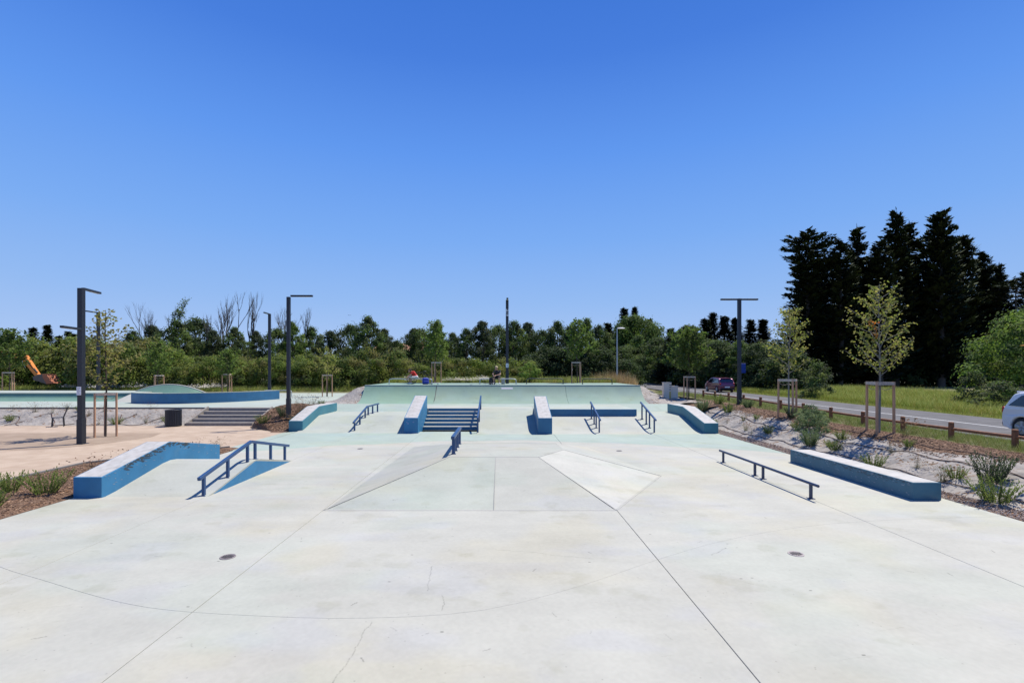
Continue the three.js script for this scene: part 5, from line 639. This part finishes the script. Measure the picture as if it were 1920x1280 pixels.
function person(label, pos, turn, J, C) {
  const B = (a, b, r, s, c, k) => ({ a, b, r, s, c, k }), mid = (a, b, t) => a.map((v, i) => lerp(v, b[i], t)), bones = [B(J.pelvis, J.chest, .125, .14, C.shirt, .06), B(J.chest, J.neck, .1, .055, C.shirt), B([J.pelvis[0] - .09, J.pelvis[1], J.pelvis[2]], [J.pelvis[0] + .09, J.pelvis[1], J.pelvis[2]], .115, .115, C.shorts, .06), B(J.neck, mid(J.neck, J.head, .5), .055, .05, C.skin)];
  for (const s of ['L', 'R']) { bones.push(B(J['hip' + s], J['knee' + s], .088, .066, C.shorts), B(mid(J['hip' + s], J['knee' + s], .72), J['knee' + s], .07, .06, C.skin), B(J['knee' + s], J['ankle' + s], .062, .04, C.skin), B(J['ankle' + s], J['toe' + s], .045, .035, C.shoe), B(J['sh' + s], mid(J['sh' + s], J['elbow' + s], .55), .062, .055, C.shirt), B(mid(J['sh' + s], J['elbow' + s], .5), J['elbow' + s], .046, .04, C.skin), B(J['elbow' + s], J['wrist' + s], .04, .029, C.skin)); }
  const body = sdfMesh(bones, .72, [0, .56, .12], 100), hd = J.head, f = J.face, R = .098, nose = hd.map((v, i) => v + f[i] * .105), ear = s => [hd[0] + f[2] * s * .088, hd[1] - .005, hd[2] - f[0] * s * .088];
  const head = sdfMesh([B(hd, [hd[0] + f[0] * .03, hd[1] - .075, hd[2] + f[2] * .03], R, .066, C.skin, .03), B(nose, [nose[0], nose[1] - .02, nose[2]], .012, .018, C.skin, .012), B(ear(1), ear(1), .022, .022, C.skin, .008), B(ear(-1), ear(-1), .022, .022, C.skin, .008), B(hd.map((v, i) => v + f[i] * .1 - (i === 1 ? .058 : 0)), hd.map((v, i) => v + f[i] * .1 - (i === 1 ? .06 : 0)), .016, .016, C.lip, .01)], .17, hd, 52, (b, p) => { for (const s of [1, -1]) { const e = [hd[0] + f[0] * .085 + f[2] * s * .035, hd[1] + .012, hd[2] + f[2] * .085 - f[0] * s * .035]; if (Math.hypot(p[0] - e[0], p[1] - e[1], p[2] - e[2]) < .014) return [.03, .025, .02]; } return b.c; });
  const hands = ['L', 'R'].map(s => { const w = J['wrist' + s], h = J['hand' + s], dir = h.map((v, i) => v - w[i]), l = Math.hypot(...dir), u = dir.map(v => v / l), sd = [u[2], 0, -u[0]].map(v => v || .001), sl = Math.hypot(...sd), e = sd.map(v => v / sl), pal = w.map((v, i) => v + u[i] * .08), bn = [B(w, pal, .03, .034, C.skin, .02)]; [-1.5, -.5, .5, 1.5].forEach((o, i) => { const a = pal.map((v, q) => v + e[q] * o * .02), ln = [.06, .075, .07, .055][i], m = a.map((v, q) => v + u[q] * ln * .55), t = m.map((v, q) => v + u[q] * ln * .3 - (q === 1 ? ln * .4 : 0)); bn.push(B(a, m, .0095, .009, C.skin, .004), B(m, t, .009, .008, C.skin, .004)); }); const tb = w.map((v, q) => v + u[q] * .035 + e[q] * .03), tt = tb.map((v, q) => v + u[q] * .04 + e[q] * .03); bn.push(B(tb, tt, .012, .009, C.skin, .006)); return sdfMesh(bn, .13, w.map((v, i) => v + u[i] * .075), 56); });
  const t = thing('person', label, 'person', pos, turn), vm = new THREE.MeshStandardMaterial({ vertexColors: true, roughness: .8 }); part(t, 'body', mergeGeometries([body, head, ...hands]), vm);
  const hair = new THREE.SphereGeometry(.112, 18, 12, 0, 6.283, 0, 1.75); hair.rotateX(-.55).rotateY(Math.atan2(f[0], f[2])).translate(hd[0] - f[0] * .012, hd[1] + .012, hd[2] - f[2] * .012); part(t, 'hair', hair, C.hair); return t;
}
const skin = [.42, .24, .16];
person('person in black T-shirt sitting hunched on the tubular bench by the lamp post', [-.25, 1.92, 32.45], -.25, { pelvis: [0, .48, 0], chest: [0, .82, .1], neck: [0, .98, .17], head: [-.03, 1.12, .25], face: [-.3, -.45, .84], hipL: [-.1, .47, .04], hipR: [.1, .47, .04], kneeL: [-.16, .5, .45], kneeR: [.2, .5, .43], ankleL: [-.15, .09, .4], ankleR: [.22, .09, .36], toeL: [-.17, .05, .55], toeR: [.26, .05, .51], shL: [-.18, .92, .1], shR: [.18, .92, .1], elbowL: [-.27, .68, .26], elbowR: [.25, .67, .28], wristL: [-.14, .6, .46], wristR: [-.02, .6, .47], handL: [-.12, .57, .56], handR: [-.06, .57, .57] }, { skin, lip: [.4, .18, .14], shirt: [.012, .013, .018], shorts: [.02, .02, .025], shoe: [.5, .5, .5], hair: mat(.5, .4, .22, .9) });
person('person in red T-shirt bent forward on the tubular bench', [-5.75, 1.92, 32.45], -1.25, { pelvis: [0, .48, 0], chest: [0, .76, .2], neck: [0, .86, .33], head: [0, .94, .44], face: [0, -.5, .86], hipL: [-.1, .47, .04], hipR: [.1, .47, .04], kneeL: [-.14, .5, .44], kneeR: [.16, .5, .46], ankleL: [-.13, .09, .42], ankleR: [.18, .09, .36], toeL: [-.15, .05, .57], toeR: [.22, .05, .5], shL: [-.18, .84, .24], shR: [.18, .84, .24], elbowL: [-.24, .62, .42], elbowR: [.24, .62, .42], wristL: [-.12, .46, .58], wristR: [.1, .46, .58], handL: [-.09, .4, .64], handR: [.07, .4, .64] }, { skin: [.36, .2, .13], lip: [.36, .16, .12], shirt: [.5, .02, .015], shorts: [.5, .48, .46], shoe: [.55, .55, .55], hair: mat(.02, .015, .012, .9) });
{ // bicycle, bags, skateboards
  const t = thing('bicycle', 'dark bicycle propped behind the person in red', 'bicycle', [-5.55, 1.92, 33.15], .12), V = (x, y, z = 0) => new THREE.Vector3(x, y, z); for (const x of [-.62, .62]) { const w = part(t, 'wheel', new THREE.TorusGeometry(.33, .022, 8, 36).translate(x, .35, 0), M.rubber); part(w, 'hub', new THREE.CylinderGeometry(.02, .02, .1, 8).rotateX(Math.PI / 2).translate(x, .35, 0), M.steel); for (let i = 0; i < 10; i++) { const a = i * .628; part(w, 'spoke', rod(V(x, .35), V(x + Math.cos(a) * .32, .35 + Math.sin(a) * .32), .002, .002, 4), M.steel); } }
  const fr = [[V(.62, .35), V(.1, .32)], [V(.1, .32), V(-.42, .78)], [V(.1, .32), V(.24, .84)], [V(.24, .78), V(-.42, .82)], [V(.62, .35), V(.22, .76)], [V(-.62, .35), V(-.42, .82)], [V(-.42, .82), V(-.39, 1.0)]]; part(t, 'frame', fr.map(([a, b]) => rod(a, b, .018, .018, 8)), M.black); part(t, 'handlebar', tube([V(-.42, 1.0, -.28), V(-.38, 1.02, -.1), V(-.38, 1.02, .1), V(-.42, 1.0, .28)], .014, 6, 14), M.black); part(t, 'saddle', new THREE.SphereGeometry(.13, 12, 8).scale(1, .3, .55).translate(.25, .88, 0), M.black); part(t, 'crank', new THREE.CylinderGeometry(.09, .09, .012, 18).rotateX(Math.PI / 2).translate(.1, .32, .06), M.steel);
  const bag = (label, x, d, col, s) => { const b = thing('backpack', label, 'backpack', [x, 1.92, d], .3); const g = new RoundedBoxGeometry(.44, .46, .28, 4, .12); const p = g.attributes.position; for (let i = 0; i < p.count; i++) { const n = (vnoise(p.getX(i) * 9 + 5, p.getY(i) * 9 + p.getZ(i) * 7, 3) - .5) * .05; p.setXYZ(i, p.getX(i) * (1 + n) * (1 - p.getY(i) * .35), p.getY(i), p.getZ(i) * (1 + n)); } g.computeVertexNormals(); part(b, 'bag_body', g.translate(0, .225, 0), col); part(b, 'pocket', bx(.3, .2, .08, 0, .15, .15, .035), col); part(b, 'strap', tube([V(-.08, .42, -.1), V(-.02, .52, -.13), V(.08, .42, -.1)], .014, 6, 12), M.black); b.scale.setScalar(s); };
  bag('bright blue backpack on the ground beside the person in red', -5.1, 32.3, mat(.02, .04, .3, .7), 1.0); bag('black backpack beside the person in black', -.62, 32.3, M.black, 1.0);
  const board = (label, x, d, turn, dark) => { const b = thing('skateboard', label, 'skateboard', [x, 1.93, d], turn), s = new THREE.Shape(); s.absellipse(-.28, 0, .1, .1, Math.PI / 2, Math.PI * 1.5); s.absellipse(.28, 0, .1, .1, -Math.PI / 2, Math.PI / 2); const g = new THREE.ExtrudeGeometry(s, { depth: .012, bevelEnabled: false, curveSegments: 10 }).rotateX(-Math.PI / 2).translate(0, .085, 0), p = g.attributes.position; for (let i = 0; i < p.count; i++) if (Math.abs(p.getX(i)) > .27) p.setY(i, p.getY(i) + (Math.abs(p.getX(i)) - .27) * .35); g.computeVertexNormals(); part(b, 'deck', g, dark); for (const sx of [-.2, .2]) { part(b, 'truck', bx(.03, .04, .14, sx, .06, 0), M.steel); for (const z of [-.08, .08]) part(b, 'wheel', new THREE.CylinderGeometry(.027, .027, .034, 14).rotateX(Math.PI / 2).translate(sx, .028, z), M.white); } };
  board('skateboard on the deck in front of the person in black', -.85, 31.3, .05, M.black); board('skateboard lying near the bicycle', -4.35, 31.4, .4, mat(.3, .3, .32, .8));
}
scene.traverse(o => { if (o.isMesh) { o.castShadow = true; o.receiveShadow = true; } });
renderer.render(scene, camera);
